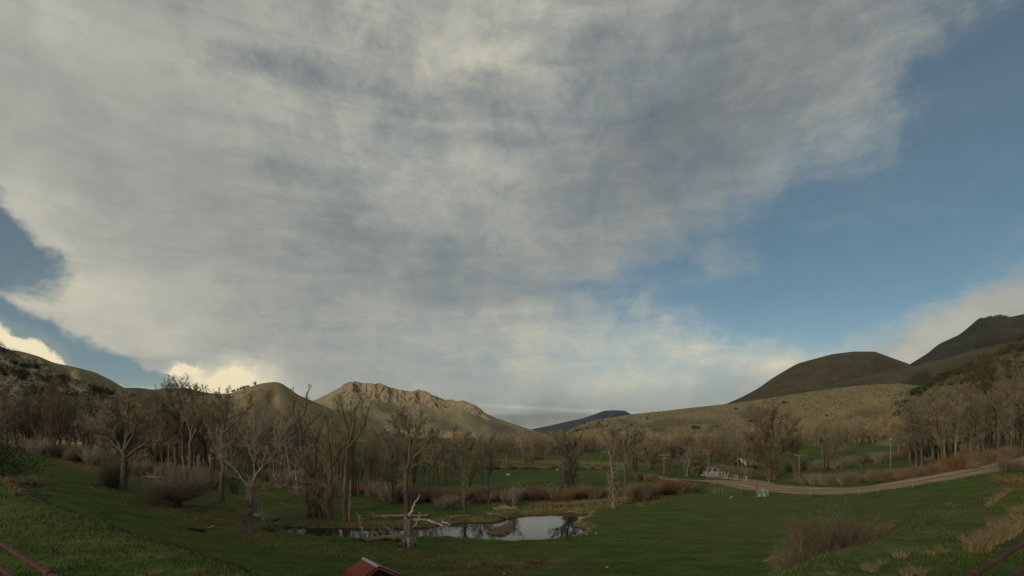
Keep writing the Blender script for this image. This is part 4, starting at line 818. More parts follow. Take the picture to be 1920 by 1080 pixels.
def tuft_mesh(seed, n, spread, lean):
    rg = np.random.default_rng(seed); a = rg.random(n)*6.28; r = spread*np.sqrt(rg.random(n)); P = np.stack([np.cos(a)*r, np.sin(a)*r, 0*a], 1); h = rg.uniform(.5, 1, n); ln = np.stack([np.cos(a), np.sin(a)], 1)*lean*rg.random((n, 1))*1.4+rg.normal(0, .12, (n, 2))
    side = np.stack([-np.sin(a*3), np.cos(a*3), 0*a], 1)*.011; mid = P+np.stack([ln[:, 0]*.35, ln[:, 1]*.35, np.full(n, .6)], 1)*h[:, None]; tip = P+np.stack([ln[:, 0], ln[:, 1], np.full(n, .95)], 1)*h[:, None]
    V = np.stack([P-side, P+side, mid+side*.8, mid-side*.8, tip], 1).reshape(-1, 3); b = np.arange(n)[:, None]*5
    return np_mesh('dry_grass_tuft', V, [b+np.array([[0,1,2,3]]), b+np.array([[3,2,4]])], M['dry_blade'])
TM = [tuft_mesh(1, 260, .35, .5), tuft_mesh(2, 180, .5, .7), tuft_mesh(3, 120, .3, .9)]
def tuft(px, py, hpx, kind, label, group=None, wd=1.0):
    p = G(px, py, 4.5); h = hpx/F*p[1]; o = link('dry_grass_tuft', TM[kind], None, p-np.array([0,0,.04])); o.scale = (h*wd, h*wd, h); o.rotation_euler = (0, 0, random.uniform(0, 6)); return tag(o, label, 'grass tuft', group)
for px, py, hp, kd, lab in [(1630,1070,24,1,'bleached flattened grass tuft, leftmost of the tufts on the right bank'), (1655,1058,18,2,'small bleached tuft right above the flattened tuft'), (1688,1046,20,1,'bleached tuft halfway up the right bank'), (1700,1080,22,0,'upright dry tuft at the bottom edge right of centre'),
    (1722,1078,26,2,'thin dry tuft at the bottom edge below the bleached tufts'), (1766,1036,18,2,'spiky pale tuft left of the tall straw clump'), (1740,1040,16,1,'small dark based tuft on the right bank'), (370,1078,22,2,'pale dry tuft at the lower end of the left bank crest'), (1560,1078,14,2,'thin tuft below the large brown shrub')]:
    tuft(px, py, hp, kd, lab)
for i in range(26):
    f = (i+random.random())/26; px = 1822+f*125; py = 1036-f*62+random.uniform(-10, 8); tuft(px, py, random.uniform(26, 44), random.choice([0,0,1]), 'tall straw coloured grass clump on the upper right bank', 'tall straw grass on the upper right bank', .8)
for i in range(8):
    f = i/7; tuft(1850+f*40, 950-f*28, random.uniform(8, 14), 0, 'short straw tuft on the crest of the right bank', 'straw tufts on the right crest')
for i in range(6):
    tuft(12+i*4, 905+i*5, random.uniform(12, 24), 0, 'straw tuft on the crest of the left bank by the dark bush', 'straw tufts on the left crest')
for i in range(6):
    tuft(random.uniform(20, 330), random.uniform(1050, 1078), random.uniform(9, 20), 2, 'sparse dry stalks on the left bank near the pipe rail', 'dry stalks on the left bank')

# ------------------------------------------------------------------ road
def drape(name, line_px, widths, mat, dz=.10, sub=40, kind='structure', across=7):
    P = gline(line_px); d = np.concatenate([[0], np.cumsum(np.hypot(*np.diff(P, axis=0).T))]); q = np.linspace(0, d[-1], sub)
    x = np.interp(q, d, P[:, 0]); y = np.interp(q, d, P[:, 1]); kk = np.hanning(9); kk /= kk.sum()
    x = np.convolve(np.pad(x, 4, 'reflect', reflect_type='odd'), kk, 'valid'); y = np.convolve(np.pad(y, 4, 'reflect', reflect_type='odd'), kk, 'valid')
    wd = np.interp(q, d, widths); tx, ty = np.gradient(x), np.gradient(y); L = np.hypot(tx, ty); nx_, ny_ = -ty/L, tx/L
    s = np.linspace(-.5, .5, across); X = x[:, None]+nx_[:, None]*s*wd[:, None]; Yv = y[:, None]+ny_[:, None]*s*wd[:, None]
    X += 0; Z = T(X, Yv)+dz; Zs = Z.copy()
    Zs = Zs*(1-.7)+.7*Z.mean(1, keepdims=True); Zs = np.maximum(Zs, Z); Zs[:, 0] = Z[:, 0]-dz-.15; Zs[:, -1] = Z[:, -1]-dz-.15
    n_, m_ = X.shape; ii, jj = np.meshgrid(np.arange(n_-1), np.arange(m_-1), indexing='ij'); qd = np.stack([ii*m_+jj, (ii+1)*m_+jj, (ii+1)*m_+jj+1, ii*m_+jj+1], -1).reshape(-1, 4)[:, ::-1]
    me = np_mesh(name, np.stack([X, Yv, Zs], -1).reshape(-1, 3), [qd], mat, smooth=True)
    a = me.attributes.new('lane', 'FLOAT', 'POINT'); a.data.foreach_set('value', np.broadcast_to(s, X.shape).ravel().astype(np.float32))
    tag(link(name, me), kind=kind); return np.stack([x, y], 1)
m, t, b = material('gravel', .95, .1); geo = t.new('ShaderNodeNewGeometry'); ln = t.new('ShaderNodeAttribute', attribute_name='lane')
n1 = t.noise(geo.outputs['Position'], .5, 6, .65); n2 = t.noise(geo.outputs['Position'], 5, 5, .7)
tr = t.math('ABSOLUTE', t.math('SUBTRACT', t.math('ABSOLUTE', t.math('ADD', ln.outputs['Fac'], t.math('MULTIPLY', t.math('SUBTRACT', n1, .5), .12))), .17))
c = t.mix(t.ramp(n1, .35, .65), (.26, .195, .115), (.34, .26, .16)); c = t.mix(t.ramp(tr, .02, .10, .0, .6), c, (.13, .10, .065)); c = t.mix(t.ramp(n2, .4, .7, 0, .3), c, (.33, .27, .19))
t.put(b.inputs['Base Color'], c); M['gravel'] = m
drape('gravel_road', [(1325,902),(1350,903),(1390,906),(1440,914),(1500,919),(1560,921),(1640,916),(1720,904),(1800,890),(1860,878),(1905,868),(1990,852)], [8,11,17,17,13,11.5,10.5,10,9,9,9,9], m, sub=80, across=9)
drape('side_road', [(1205,890),(1235,896),(1270,900),(1300,902),(1335,902)], [5,6,6,6,7], m, sub=30)
drape('farm_lane', [(1325,894),(1370,897),(1420,903),(1450,910)], [4,5,5,5], m, sub=24, dz=.16)
drape('distant_track', [(900,874),(960,875),(1040,876),(1120,877),(1165,878)], [2.5,2.5,2.5,3,3.5], m, sub=30)

# ------------------------------------------------------------------ bridge
p0, p1 = G(1292, 900), G(1346, 905); c = (p0+p1)/2; L = np.hypot(*(p1-p0)[:2])+1; a = math.atan2(p1[1]-p0[1], p1[0]-p0[0])
e = bpy.data.objects.new('creek_bridge', None); col.objects.link(e); e.location = (c[0], c[1], c[2]); e.rotation_euler = (0, 0, a); tag(e, 'low bridge with rusty red steel side carrying the gravel road over the creek', 'bridge')
yw = -3.6
mb = MB(); mb.box((0, yw, -.55), (L, .25, 1.5)); mb.obj('side_panel', M['rust_steel'], e)
mb = MB(); mb.box((0, yw-.18, .26), (L+.2, .35, .12)); mb.obj('top_beam', M['shed_wood'], e)
for k in range(6):
    mb = MB(); mb.box((-L/2+.4+k*(L-.8)/5, yw-.2, -.55), (.14, .14, 1.45)); mb.obj('rib', M['rust_steel'], e)
mb = MB(); mb.box((-.2, yw-.14, -.62), (1.3, .06, .7)); mb.obj('opening_shade_plate', M['shed_wood'], e)  # dark plate on the side panel, standing for the shade inside an opening
for s_ in (0, .7, 1.4):
    mb = MB(); mb.box((L/2+.3+s_*.6, yw-.3+s_*.25, -.1), (.22, .22, 1.2)); mb.obj('post', M['wood_grey'], e)

# ------------------------------------------------------------------ fences, gate
def post(name, h, r, mat, parent, loc, k=6):
    mb = MB(); mb.tube([(0,0,-.3),(0,0,h)], r, r*.95, k); return mb.obj(name, mat, parent, loc)
def fence(line, spacing, label, hp=1.25, mats=('wood_grey','rust_steel'), rails=(1.15,), wires=(.35,.6,.9), thick=.05, name='pasture_fence', tp=3):
    P = gline(line); d = np.concatenate([[0], np.cumsum(np.hypot(*np.diff(P, axis=0).T))]); n = int(d[-1]/spacing)+1; q = np.linspace(0, d[-1], n)
    x = np.interp(q, d, P[:, 0]); y = np.interp(q, d, P[:, 1]); z = T(x, y); e = bpy.data.objects.new(name, None); col.objects.link(e); e.location = (x[0], y[0], z[0]); o0 = np.array([x[0], y[0], z[0]]); tag(e, label, 'fence')
    pm = {}
    for i in range(n):
        big = (i % tp == 0); key = big
        if key not in pm: mb = MB(); mb.tube([(0,0,-.3),(0,0,hp*(1.05 if big else .95))], thick*(1.3 if big else .8), None, 6); pm[key] = mb.mesh('post', M[mats[0]] if big else M['deadwood'])
        o = link('post', pm[key], e, np.array([x[i], y[i], z[i]])-o0); o.rotation_euler = (random.uniform(-.03, .03), random.uniform(-.05, .05), 0)
    for hz in rails:
        for i in range(n-1):
            mb = MB(); mb.tube([np.array([x[i], y[i], z[i]+hz])-o0, np.array([x[i+1], y[i+1], z[i+1]+hz])-o0], thick*.75, None, 5); mb.obj('rail', M[mats[1]], e)
    for hz in wires:
        mb = MB(); mb.tube([np.array([x[i], y[i], z[i]+hz])-o0 for i in range(n)], .008, None, 3); mb.obj('wire', M['rust_steel'], e)
fence([(1442,932),(1480,930),(1520,932),(1560,930),(1600,929),(1640,926),(1680,920),(1720,914),(1760,907),(1800,901),(1840,894),(1880,886),(1925,876)], 2.6, 'long pasture fence with dark top rail and pale posts running along the gravel road', hp=1.3)
fence([(1418,933),(1390,931),(1360,929),(1330,923),(1312,914)], 2.4, 'wire fence between the arched gate and the bridge', rails=(), thick=.04)
fence([(1318,893),(1345,897),(1380,901),(1400,904)], 3.0, 'pale pipe fence panels across the road from the arched gate', hp=1.4, mats=('steel','steel'), rails=(1.35,1.0,.65,.3), wires=(), thick=.06, tp=1, name='pipe_panel_fence')
fence([(880,880),(940,879),(1000,880),(1060,880),(1120,881),(1180,882)], 6, 'distant wire fence across the middle of the valley pasture', thick=.06, rails=(), wires=(1.0,))
fence([(1500,886),(1560,883),(1620,876),(1660,868)], 5, 'old fence line at the back of the small right hand pasture', thick=.06, rails=(), wires=(1.0,))
fence([(1308,921),(1298,922),(1285,923),(1275,924)], 1.5, 'little pale wooden panel fence at the creek below the bridge', mats=('wood_grey','wood_grey'), rails=(1.1,.6), wires=(), thick=.07, name='panel_fence', tp=1)
g0, g1 = G(1420.5, 933), G(1440.5, 932); a = math.atan2(*(g1-g0)[[1, 0]]); Lg = np.hypot(*(g1-g0)[:2])
e = bpy.data.objects.new('arched_gate', None); col.objects.link(e); e.location = g0; e.rotation_euler = (0, 0, a); tag(e, 'pale blue green arched double gate between two tall timber posts', 'gate')
for xx, mt, hh in ((-.15, 'wood_pole', 3.4), (Lg+.1, 'wood_grey', 3.2)):
    mb = MB(); mb.tube([(xx,0,-.3),(xx,0,hh)], .13, .11, 8); mb.obj('gate_post', M[mt], e)
for k in range(2):
    xa, xb = (.05, Lg/2-.03) if k == 0 else (Lg/2+.03, Lg-.1); mb = MB(); n = 8
    top = lambda x: 1.15+.45*math.sin(math.pi*np.clip(x/Lg, 0, 1))
    mb.tube([(x_, 0, top(x_)) for x_ in np.linspace(xa, xb, n)], .045, None, 6); mb.tube([(xa,0,.15),(xb,0,.15)], .045, None, 6); mb.tube([(xa,0,.15),(xa,0,top(xa))], .045, None, 6); mb.tube([(xb,0,.15),(xb,0,top(xb))], .045, None, 6); mb.tube([(xa,0,.9),(xb,0,.9)], .035, None, 6)
    lf = mb.obj('gate_leaf', M['gate_paint'], e)
    for x_ in np.linspace(xa+.12, xb-.12, 5):
        mb = MB(); mb.tube([(x_,0,.15),(x_,0,top(x_))], .02, None, 5); mb.obj('bar', M['gate_paint'], lf)
    mb = MB(); mb.box(((xa+xb)/2, .02, .40), (xb-xa-.1, .02, .45)); mb.obj('mesh_panel', M['gate_paint'], lf)

# near pipe fence round the camera corner
def rail_y(x): return 2.0+.72*abs(x)
for sgn, lab in ((-1, 'rusty brown pipe fence crossing the bottom left corner'), (1, 'rusty brown pipe fence crossing the bottom right corner')):
    e = bpy.data.objects.new('pipe_rail_fence', None); col.objects.link(e); e.location = (0, 2, 10.2); tag(e, lab, 'fence')
    for hz, rr in ((11.4, .031), (11.05, .027), (10.72, .027), (10.4, .027)):
        mb = MB(); mb.tube([(sgn*x, rail_y(x)-2+(0 if abs(x) < 9.9 else 0), hz-10.2+.02*math.sin(x)) for x in np.linspace(.05, 13, 20)], rr, None, 10); mb.obj('pipe_rail', M['rust_pipe'], e, smooth=True)
    for x in (.1, 4.45, 8.3, 12.0):
        zg = float(T(sgn*x, rail_y(x))); mb = MB(); mb.tube([(sgn*x, rail_y(x)-1.9, zg-10.6),(sgn*x, rail_y(x)-1.9, 1.24)], .045, None, 10); mb.obj('pipe_post', M['rust_pipe'], e, smooth=True)
    mb = MB(); mb.tube([(sgn*5.12, rail_y(5.12)-2-.005, 1.2+.02*math.sin(5.12)),(sgn*5.2, rail_y(5.2)-2-.005, 1.2+.02*math.sin(5.2))], .048, None, 10); mb.obj('pipe_collar', M['rust_pipe'], e)

# ------------------------------------------------------------------ poles
def utility_pole(px, py, pt, arms, label, r=.15, mat='wood_pole', insul=True, armw=2.4):
    p = G(px, py); h = (py-pt)/F*p[1]; e = bpy.data.objects.new('utility_pole', None); col.objects.link(e); e.location = p; tag(e, label, 'utility pole')
    mb = MB(); mb.tube([(0,0,-.4),(0,0,h)], r, r*.7, 8); mb.obj('pole', M[mat], e, smooth=True)
    for k, (dz, wd_) in enumerate(arms):
        mb = MB(); mb.box((0, -.16, h-dz), (wd_, .10, .10)); am = mb.obj('crossarm', M['wood_grey'], e)
        for xx in (-.45, -.2, .2, .45):
            mb = MB(); mb.tube([(xx*wd_, -.16, h-dz+.08),(xx*wd_, -.16, h-dz+.25)], .045, .03, 6); mb.obj('insulator', M['insulator'], am)
    return p+np.array([0, 0, h])
t1 = utility_pole(1245, 905, 852, [(.25, 2.6), (1.05, 1.5)], 'brown utility pole with two crossarms left of the rusty bridge')
t2 = utility_pole(1328, 900, 844, [(.25, 2.6), (1.05, 1.3)], 'brown utility pole with two crossarms right of the rusty bridge')
t3 = utility_pole(1499, 909, 853, [(.2, 2.2)], 'dark thin utility pole with one crossarm behind the gravel road')
t4 = utility_pole(1670, 884, 822, [(.3, .8)], 'tall pale utility pole alone in the roadside thicket', mat='wood_grey')
t5 = utility_pole(949, 880, 851, [], 'thin pale pole standing on the fence line of the far pasture', r=.13, mat='deadwood')
t6 = utility_pole(1126, 878, 851, [], 'reddish brown plain pole right of the fan crowned cottonwood', r=.16)
t7 = utility_pole(1109, 878, 860, [], 'short pale pole left of the reddish plain pole', r=.12, mat='deadwood')
t8 = utility_pole(1383, 892, 845, [], 'grey plain pole left of the barn', r=.12, mat='wood_grey')
t9 = utility_pole(1218, 878, 848, [], 'thin whitish pole in front of the olive willow', r=.09, mat='deadwood_pale')
for A_, B_, lab in ((t1, t2, 'sagging line between the two bridge poles'), (t2, t3, 'sagging line from the right bridge pole to the dark thin pole'), (t3, t4, 'sagging line from the dark thin pole to the tall pale pole')):
    mb = MB()
    for s_ in (-.9, .9):
        f = np.linspace(0, 1, 14)[:, None]; mb.tube((A_*(1-f)+B_*f)+np.array([s_, -.16, 0])-np.array([0, 0, 1.2])*(4*f*(1-f))-np.array([0,0,.05]), .012, None, 3)
    tag(mb.obj('power_line', M['shed_wood']), lab, 'cable')

# ------------------------------------------------------------------ buildings
def gable(mb_, L, Wd, z0, z1, ov=.0): pass
p = GY(1398, 158); h0 = p[2]
e = bpy.data.objects.new('barn', None); col.objects.link(e); e.location = p; e.scale = (.7, .7, .8); e.rotation_euler = (0, 0, R(24)); tag(e, 'dark red barn with grey metal roof half hidden by the big round cottonwood', 'barn')
mb = MB(); mb.box((0,0,1.3), (7.5, 5, 2.8)); V = np.array([(-3.75,-2.5,2.7),(-3.75,2.5,2.7),(-3.75,0,4.6),(3.75,-2.5,2.7),(3.75,2.5,2.7),(3.75,0,4.6)]); mb.add(V, None, [(0,1,2),(3,5,4)]); mb.obj('wall', M['barn_red'], e)
for s_ in (-1, 1):
    V = np.array([(-4,s_*3,2.42),(4,s_*3,2.42),(4,0,4.75),(-4,0,4.75),(-4,s_*3,2.36),(4,s_*3,2.36),(4,0,4.67),(-4,0,4.67)]); mb = MB(); mb.add(V, [(0,1,2,3),(7,6,5,4),(0,4,5,1),(1,5,6,2),(2,6,7,3),(3,7,4,0)]); mb.obj('roof_panel', M['grey_roof'], e)
mb = MB(); mb.box((2.2,-2.55,1.2), (1.2,.08,2.2)); mb.obj('door', M['shed_wood'], e)
mb = MB(); mb.box((3.2,-2.62,2.1), (.8,.1,.35)); mb.obj('sign_board', M['white_paint'], e)
p = GY(1338, 145)
e = bpy.data.objects.new('white_house', None); col.objects.link(e); e.location = p; e.rotation_euler = (0, 0, R(10)); tag(e, 'white ranch house with long white railed deck among the olive willows', 'house')
mb = MB(); mb.box((.6,2.2,1.0), (5.0, 3, 2.0)); mb.obj('wall', M['wood_grey'], e)
for s_ in (-1, 1):
    V = np.array([(-2.2,2.2+s_*1.8,1.9),(3.4,2.2+s_*1.8,1.9),(3.4,2.2,2.6),(-2.2,2.2,2.6)]); V = np.vstack([V, V-np.array([0,0,.08])]); mb = MB(); mb.add(V, [(0,1,2,3),(7,6,5,4),(0,4,5,1),(1,5,6,2),(2,6,7,3),(3,7,4,0)]); mb.obj('roof_panel', M['wood_grey'], e)
for xx in (-1.2, .5, 2.3):
    mb = MB(); mb.box((xx,.66,1.3), (.95,.08,.9)); f_ = mb.obj('window_frame', M['white_paint'], e); mb = MB(); mb.box((xx,.60,1.3), (.75,.05,.7)); mb.obj('pane', M['dark_glass'], f_)
mb = MB(); mb.box((-.2,-.6,.0), (7.4,2.2,.3)); mb.obj('deck', M['white_paint'], e)
for hz in (.55, .8, 1.05):
    mb = MB(); mb.box((-.2,-1.65,hz), (7.4,.08,.11)); mb.obj('railing', M['white_paint'], e)
for xx in np.linspace(-3.85, 3.45, 8):
    mb = MB(); mb.box((xx,-1.72,.55), (.1,.1,1.1)); mb.obj('railing_post', M['white_paint'], e)
# red roofed shed in the foreground
Fx, Fy, Nx, Ny = -10.85, 37.6, -9.3, 35.5; c = np.array([(Fx+Nx)/2, (Fy+Ny)/2]); gz = float(T(c[0], c[1])); a = math.atan2(Ny-Fy, Nx-Fx); Ls = math.hypot(Nx-Fx, Ny-Fy)
e = bpy.data.objects.new('small_shed', None); col.objects.link(e); e.location = (c[0], c[1], 0); e.rotation_euler = (0, 0, a); tag(e, 'small shed with corrugated red metal roof and pale ridge cap at the bottom edge', 'shed')
rz_, ez_, hw = 3.5, 2.52, 1.75
for s_ in (-1, 1):
    mb = MB(); n = int((Ls+.3)/.035); xs = np.linspace(-Ls/2-.05, Ls/2+.15, 14*8+1); wv = .065*np.cos(np.linspace(0, 14*2*np.pi, len(xs)))
    sl = np.array([0, s_*hw, ez_-rz_]); sl /= np.linalg.norm(sl); nrm = np.array([0, s_*(rz_-ez_), hw]); nrm /= np.linalg.norm(nrm); LL = math.hypot(hw, rz_-ez_)
    rows_ = []
    for q_ in (0, .5, 1):
        rows_.append(np.stack([xs, np.full(len(xs), sl[1]*LL*q_), np.full(len(xs), rz_+sl[2]*LL*q_)], 1)+wv[:, None]*nrm)
    top = np.concatenate(rows_); V = np.vstack([top, top-nrm*.02]); nn = len(xs); q4 = []
    for r_ in range(2):
        for i in range(nn-1): q4.append((r_*nn+i, r_*nn+i+1, (r_+1)*nn+i+1, (r_+1)*nn+i)); o_ = 3*nn; q4.append((o_+r_*nn+i+1, o_+r_*nn+i, o_+(r_+1)*nn+i, o_+(r_+1)*nn+i+1))
    for i in range(nn-1): q4.append((2*nn+i, 2*nn+i+1, 5*nn+i+1, 5*nn+i))
    mb.add(V, q4); mb.obj('roof_sheet', M['red_roof'], e)
    V = np.array([(-Ls/2-.18,0,rz_+.075),(Ls/2+.18,0,rz_+.075),(Ls/2+.18,s_*.17,rz_-.02),(-Ls/2-.18,s_*.17,rz_-.02)]); V = np.vstack([V, V-np.array([0,0,.02])]); mb = MB(); mb.add(V, [(0,1,2,3),(7,6,5,4),(0,4,5,1),(1,5,6,2),(2,6,7,3),(3,7,4,0)]); mb.obj('ridge_cap', M['ridge_metal'], e)
    for xe in (-1, 1):
        V = np.array([(xe*(Ls/2+.12), 0, rz_-.05),(xe*(Ls/2+.12), s_*hw, ez_-.05),(xe*(Ls/2+.12), s_*hw, ez_-.19),(xe*(Ls/2+.12), 0, rz_-.19)]); V = np.vstack([V, V+np.array([xe*.03,0,0])]); mb = MB(); mb.add(V, [(0,1,2,3),(7,6,5,4),(0,4,5,1),(1,5,6,2),(2,6,7,3),(3,7,4,0)]); mb.obj('barge_board', M['wood_grey'], e)
for xe in (-1, 1):
    k = 0
    for yb in np.arange(-1.4, 1.41, .2):
        ht = rz_-.2-(rz_-ez_)*abs(yb)/hw
        if xe == 1 and abs(yb) < .55: z0_, z1_ = 2.5, ht
        else: z0_, z1_ = gz-.2, ht
        mb = MB(); mb.box((xe*Ls/2*.97, yb, (z0_+z1_)/2), (.03, .185, z1_-z0_)); mb.obj('board', M['shed_wood'], e)
for s_ in (-1, 1): mb = MB(); mb.box((0, s_*1.5, (gz-.2+ez_)/2), (Ls*.95, .04, ez_+.2-gz)); mb.obj('wall', M['shed_wood'], e)

# ------------------------------------------------------------------ dead wood
def woody(name, px, py, paths, label, mat='deadwood', seed=1, cat_='log', twigs=0, k=8, Y=None):
    """paths: list of (points, w0, w1); points = (dx px, height m above ground, dy m towards/away)"""
    rg = np.random.default_rng(seed); b0 = G(px, py) if Y is None else GY(px, Y); sc = b0[1]/F; e = bpy.data.objects.new(name, None); col.objects.link(e); e.location = b0; tag(e, label, cat_)
    L_ = []
    for i, (pts, w0, w1) in enumerate(paths):
        P = []
        for (ax, hz, ay) in pts:
            x, y = b0[0]+ax*sc, b0[1]+ay; P.append((x-b0[0], y-b0[1], float(T(x, y))+hz-b0[2]))
        P = np.array(P); S = 10; d = np.concatenate([[0], np.cumsum(np.linalg.norm(np.diff(P, axis=0), axis=1))]); q = np.linspace(0, d[-1], S+1); Q = np.stack([np.interp(q, d, P[:, j]) for j in range(3)], 1)
        Q[1:-1] += rg.normal(0, .018*d[-1], (S-1, 3))*np.array([1,1,.6]); rr = np.linspace(w0/2, w1/2, S+1)*(1+.18*rg.normal(size=S+1))
        V, Fq = tubes(Q[None], np.abs(rr)[None], k); V = V+rg.normal(0, .05*w0, V.shape); n = len(V); V = np.vstack([V, Q[0], Q[-1]])
        F3 = [(n, (j+1) % k, j) for j in range(k)]+[(n+1, S*k+j, S*k+(j+1) % k) for j in range(k)]
        link('trunk' if i == 0 else 'branch', np_mesh('wood', V, [Fq, np.array(F3)], M[mat], smooth=True), e)
        L_.append(dict(P=Q[None], R=np.abs(rr)[None], L=np.array([d[-1]])))
    if twigs:
        A = dict(P=np.concatenate([l['P'] for l in L_]), R=np.concatenate([l['R'] for l in L_]), L=np.concatenate([l['L'] for l in L_])); B1 = spawn(rg, A, twigs, .4, 1, 50, 15, .3, 4, .2, .02, minr=.02); B2 = spawn(rg, B1, 3, .3, 1, 40, 15, .5, 3, .2, 0, minr=.012)
        V, Fq = cat([B1, B2], 4); link('twigs', np_mesh('twigs', V, [Fq], M[mat]), e)['kind'] = 'stuff'
    return e
# hollow snag at the pond
p = G(766, 1023); sc = p[1]/F
e = bpy.data.objects.new('hollow_snag', None); col.objects.link(e); e.location = p; tag(e, 'thick hollow dead tree stump with one pale limb pointing up, at the near pond bank', 'dead tree')
rgs = np.random.default_rng(4); k = 26; rows_ = 14; hgt = 58*sc; V = []
for i in range(rows_):
    f = i/(rows_-1)
    for j in range(k):
        a = j/k*2*math.pi; flare = 1+.75*math.exp(-f*7); ridge = 1+.16*math.sin(a*5+f*1.5)+.10*math.sin(a*9-f*2)+rgs.normal(0, .02)
        rr = (10.0*sc)*(1-.30*f)*flare*ridge; zt = hgt*f*(1 if i < rows_-1 else 1)
        if i == rows_-1: zt = hgt*(.86+.22*vnoise(a*2.2, 0, 3)); 
        V.append((rr*math.cos(a), rr*math.sin(a), zt-.15))
V = np.array(V); ring = [(i*k+j, i*k+(j+1) % k, (i+1)*k+(j+1) % k, (i+1)*k+j) for i in range(rows_-1) for j in range(k)]
inn = V[(rows_-1)*k:]*np.array([.6,.6,1]); inn2 = inn.copy()*np.array([.8,.8,1]); inn2[:, 2] -= 1.2; V = np.vstack([V, inn, inn2]); o_ = rows_*k
ring += [((rows_-1)*k+j, (rows_-1)*k+(j+1) % k, o_+(j+1) % k, o_+j) for j in range(k)]+[(o_+j, o_+(j+1) % k, o_+k+(j+1) % k, o_+k+j) for j in range(k)]
link('trunk', np_mesh('trunk', V, [np.array(ring)], M['deadwood'], smooth=True), e)
def snag_limb(pts, w0, w1, mat, nm='limb'):
    P = np.array([(a*sc, b, -c*sc) for a, b, c in pts]); S = 12; d = np.concatenate([[0], np.cumsum(np.linalg.norm(np.diff(P, axis=0), axis=1))]); q = np.linspace(0, d[-1], S+1); Q = np.stack([np.interp(q, d, P[:, j]) for j in range(3)], 1)+rgs.normal(0, .05, (S+1, 3))
    mb = MB(); mb.tube(Q, w0*sc/2, w1*sc/2, 8); mb.obj(nm, M[mat], e, smooth=True)
snag_limb([(2,0,-52),(6,0,-64),(12,.1,-78),(18,.2,-90),(22,.2,-95)], 6.5, 1.0, 'deadwood_pale')
snag_limb([(6,0,-30),(14,0,-40),(19,-.1,-50),(20,-.1,-58),(22,0,-64)], 6, 1.5, 'deadwood_pale')
snag_limb([(-6,0,-46),(-8,0,-54),(-5,0,-60)], 3, .6, 'deadwood')
for a in (-2.6, -2.0, -1.4, -.8, -.2):
    mb = MB(); mb.tube([(.8*math.cos(a)*10*sc, .8*math.sin(a)*10*sc, 1.0),(1.35*math.cos(a)*10*sc, 1.35*math.sin(a)*10*sc, .35),(2.0*math.cos(a)*10*sc, 2.0*math.sin(a)*10*sc, -.12)], .26, .1, 7); mb.obj('root', M['deadwood' if a != -1.4 else 'deadwood_pale'], e, smooth=True)
# broken pale stump poles
for px, py, pt, wpx, lab in [(656, 978, 902, 5, 'broken pale snag pole right beside the tallest forked cottonwood'), (557, 932, 872, 5, 'broken pale snag pole leaning behind the thin trunk clump'), (963, 951, 920, 3, 'short pale dead trunk in the ball of grey twigs')]:
    woody('broken_snag', px, py, [([(0,-.2,0),(0,2,.05),((-3 if px == 557 else 0), (py-pt)/F*G(px,py)[1], .1)], W(wpx, G(px,py)[1]), W(wpx*.4, G(px,py)[1]))], lab, 'deadwood', int(px), 'dead tree')
woody('fallen_tree', 757, 1014, [([(0,.35,0),(-20,.45,.3),(-45,.25,.2),(-70,.2,0),(-90,.25,0)], .85, .3), ([(-35,.4,.2),(-45,1.1,.8),(-52,1.3,1.2)], .35, .12), ([(-66,.2,0),(-85,.25,.3),(-103,.35,.8)], .25, .06), ([(-20,.5,.2),(-28,1.0,1.3),(-42,1.1,2.0)], .5, .15)], 'thick fallen trunk lying left from the foot of the hollow snag', 'deadwood', 51, twigs=8)
woody('leaning_limb', 682, 1012, [([(0,.1,0),(-12,1.1,2),(-24,2.0,4),(-36,2.6,6.5),(-42,2.9,7)], .38, .2), ([(-34,2.6,6),(-30,1.7,6.6),(-26,1.1,7)], .18, .05), ([(-36,2.6,6.5),(-44,3.4,6.8)], .15, .05)], 'long bare limb leaning over the narrow channel left of the snag', 'deadwood', 52, 'branch', 2)
woody('fallen_log', 800, 978, [([(0,.2,0),(-25,.25,0),(-32,.3,.1)], .28, .4), ([(0,.2,0),(30,.22,-.5),(62,.15,-1.2)], .34, .2)], 'long pale fallen log on the far bank right of the snag', 'deadwood_pale', 53)
woody('fallen_log', 830, 982, [([(-2,.2,0),(20,.3,-.3),(44,.15,-1)], .3, .18), ([(10,.2,0),(20,.7,.3)], .12, .03)], 'second pale log with broken end touching the pond edge', 'deadwood_pale', 54)
woody('fallen_log', 866, 971, [([(-24,.2,.3),(0,.25,.2),(20,.3,.4)], .22, .1)], 'thin grey log arching behind the small shaggy tree', 'deadwood', 55)
woody('fallen_log', 935, 967, [([(-20,.15,0),(0,.2,0),(18,.15,0)], .30, .2), ([(-16,.2,0),(-24,.5,.2)], .14, .04)], 'slim straight log on the bank above the island', 'deadwood', 56)
for i, (ax, ln_, hz, w_) in enumerate([(-8, 42, .15, .45), (-4, 34, .5, .4), (-12, 24, .35, .3), (2, 30, .75, .28)]):
    woody('driftwood_log', 940, 957, [([(ax-4,hz,i*.25),(ax+ln_*.5,hz+.08-.15*i,i*.2),(ax+ln_,hz-.1 if hz > .3 else hz,i*.15)], w_, w_*.5)], ['lowest pale log of the log pile above the pond', 'middle log of the log pile above the pond', 'stubby log at the left end of the log pile', 'topmost dark log of the log pile above the pond'][i], 'deadwood', 60+i)
woody('fallen_branch', 712, 972, [([(-22,.2,.5),(-14,.3,.2),(0,.25,0),(14,.2,-.5),(26,.1,-1.2)], .24, .08), ([(-22,.2,.5),(-24,1.2,.6)], .14, .05), ([(-8,.3,0),(-20,.9,.6),(-34,.9,1)], .16, .04), ([(0,.2,0),(-14,.1,-1.2),(-28,.3,-1.5)], .2, .08)], 'sprawling bleached branch with upright snags on the far channel bank', 'deadwood', 57, 'branch', 3)
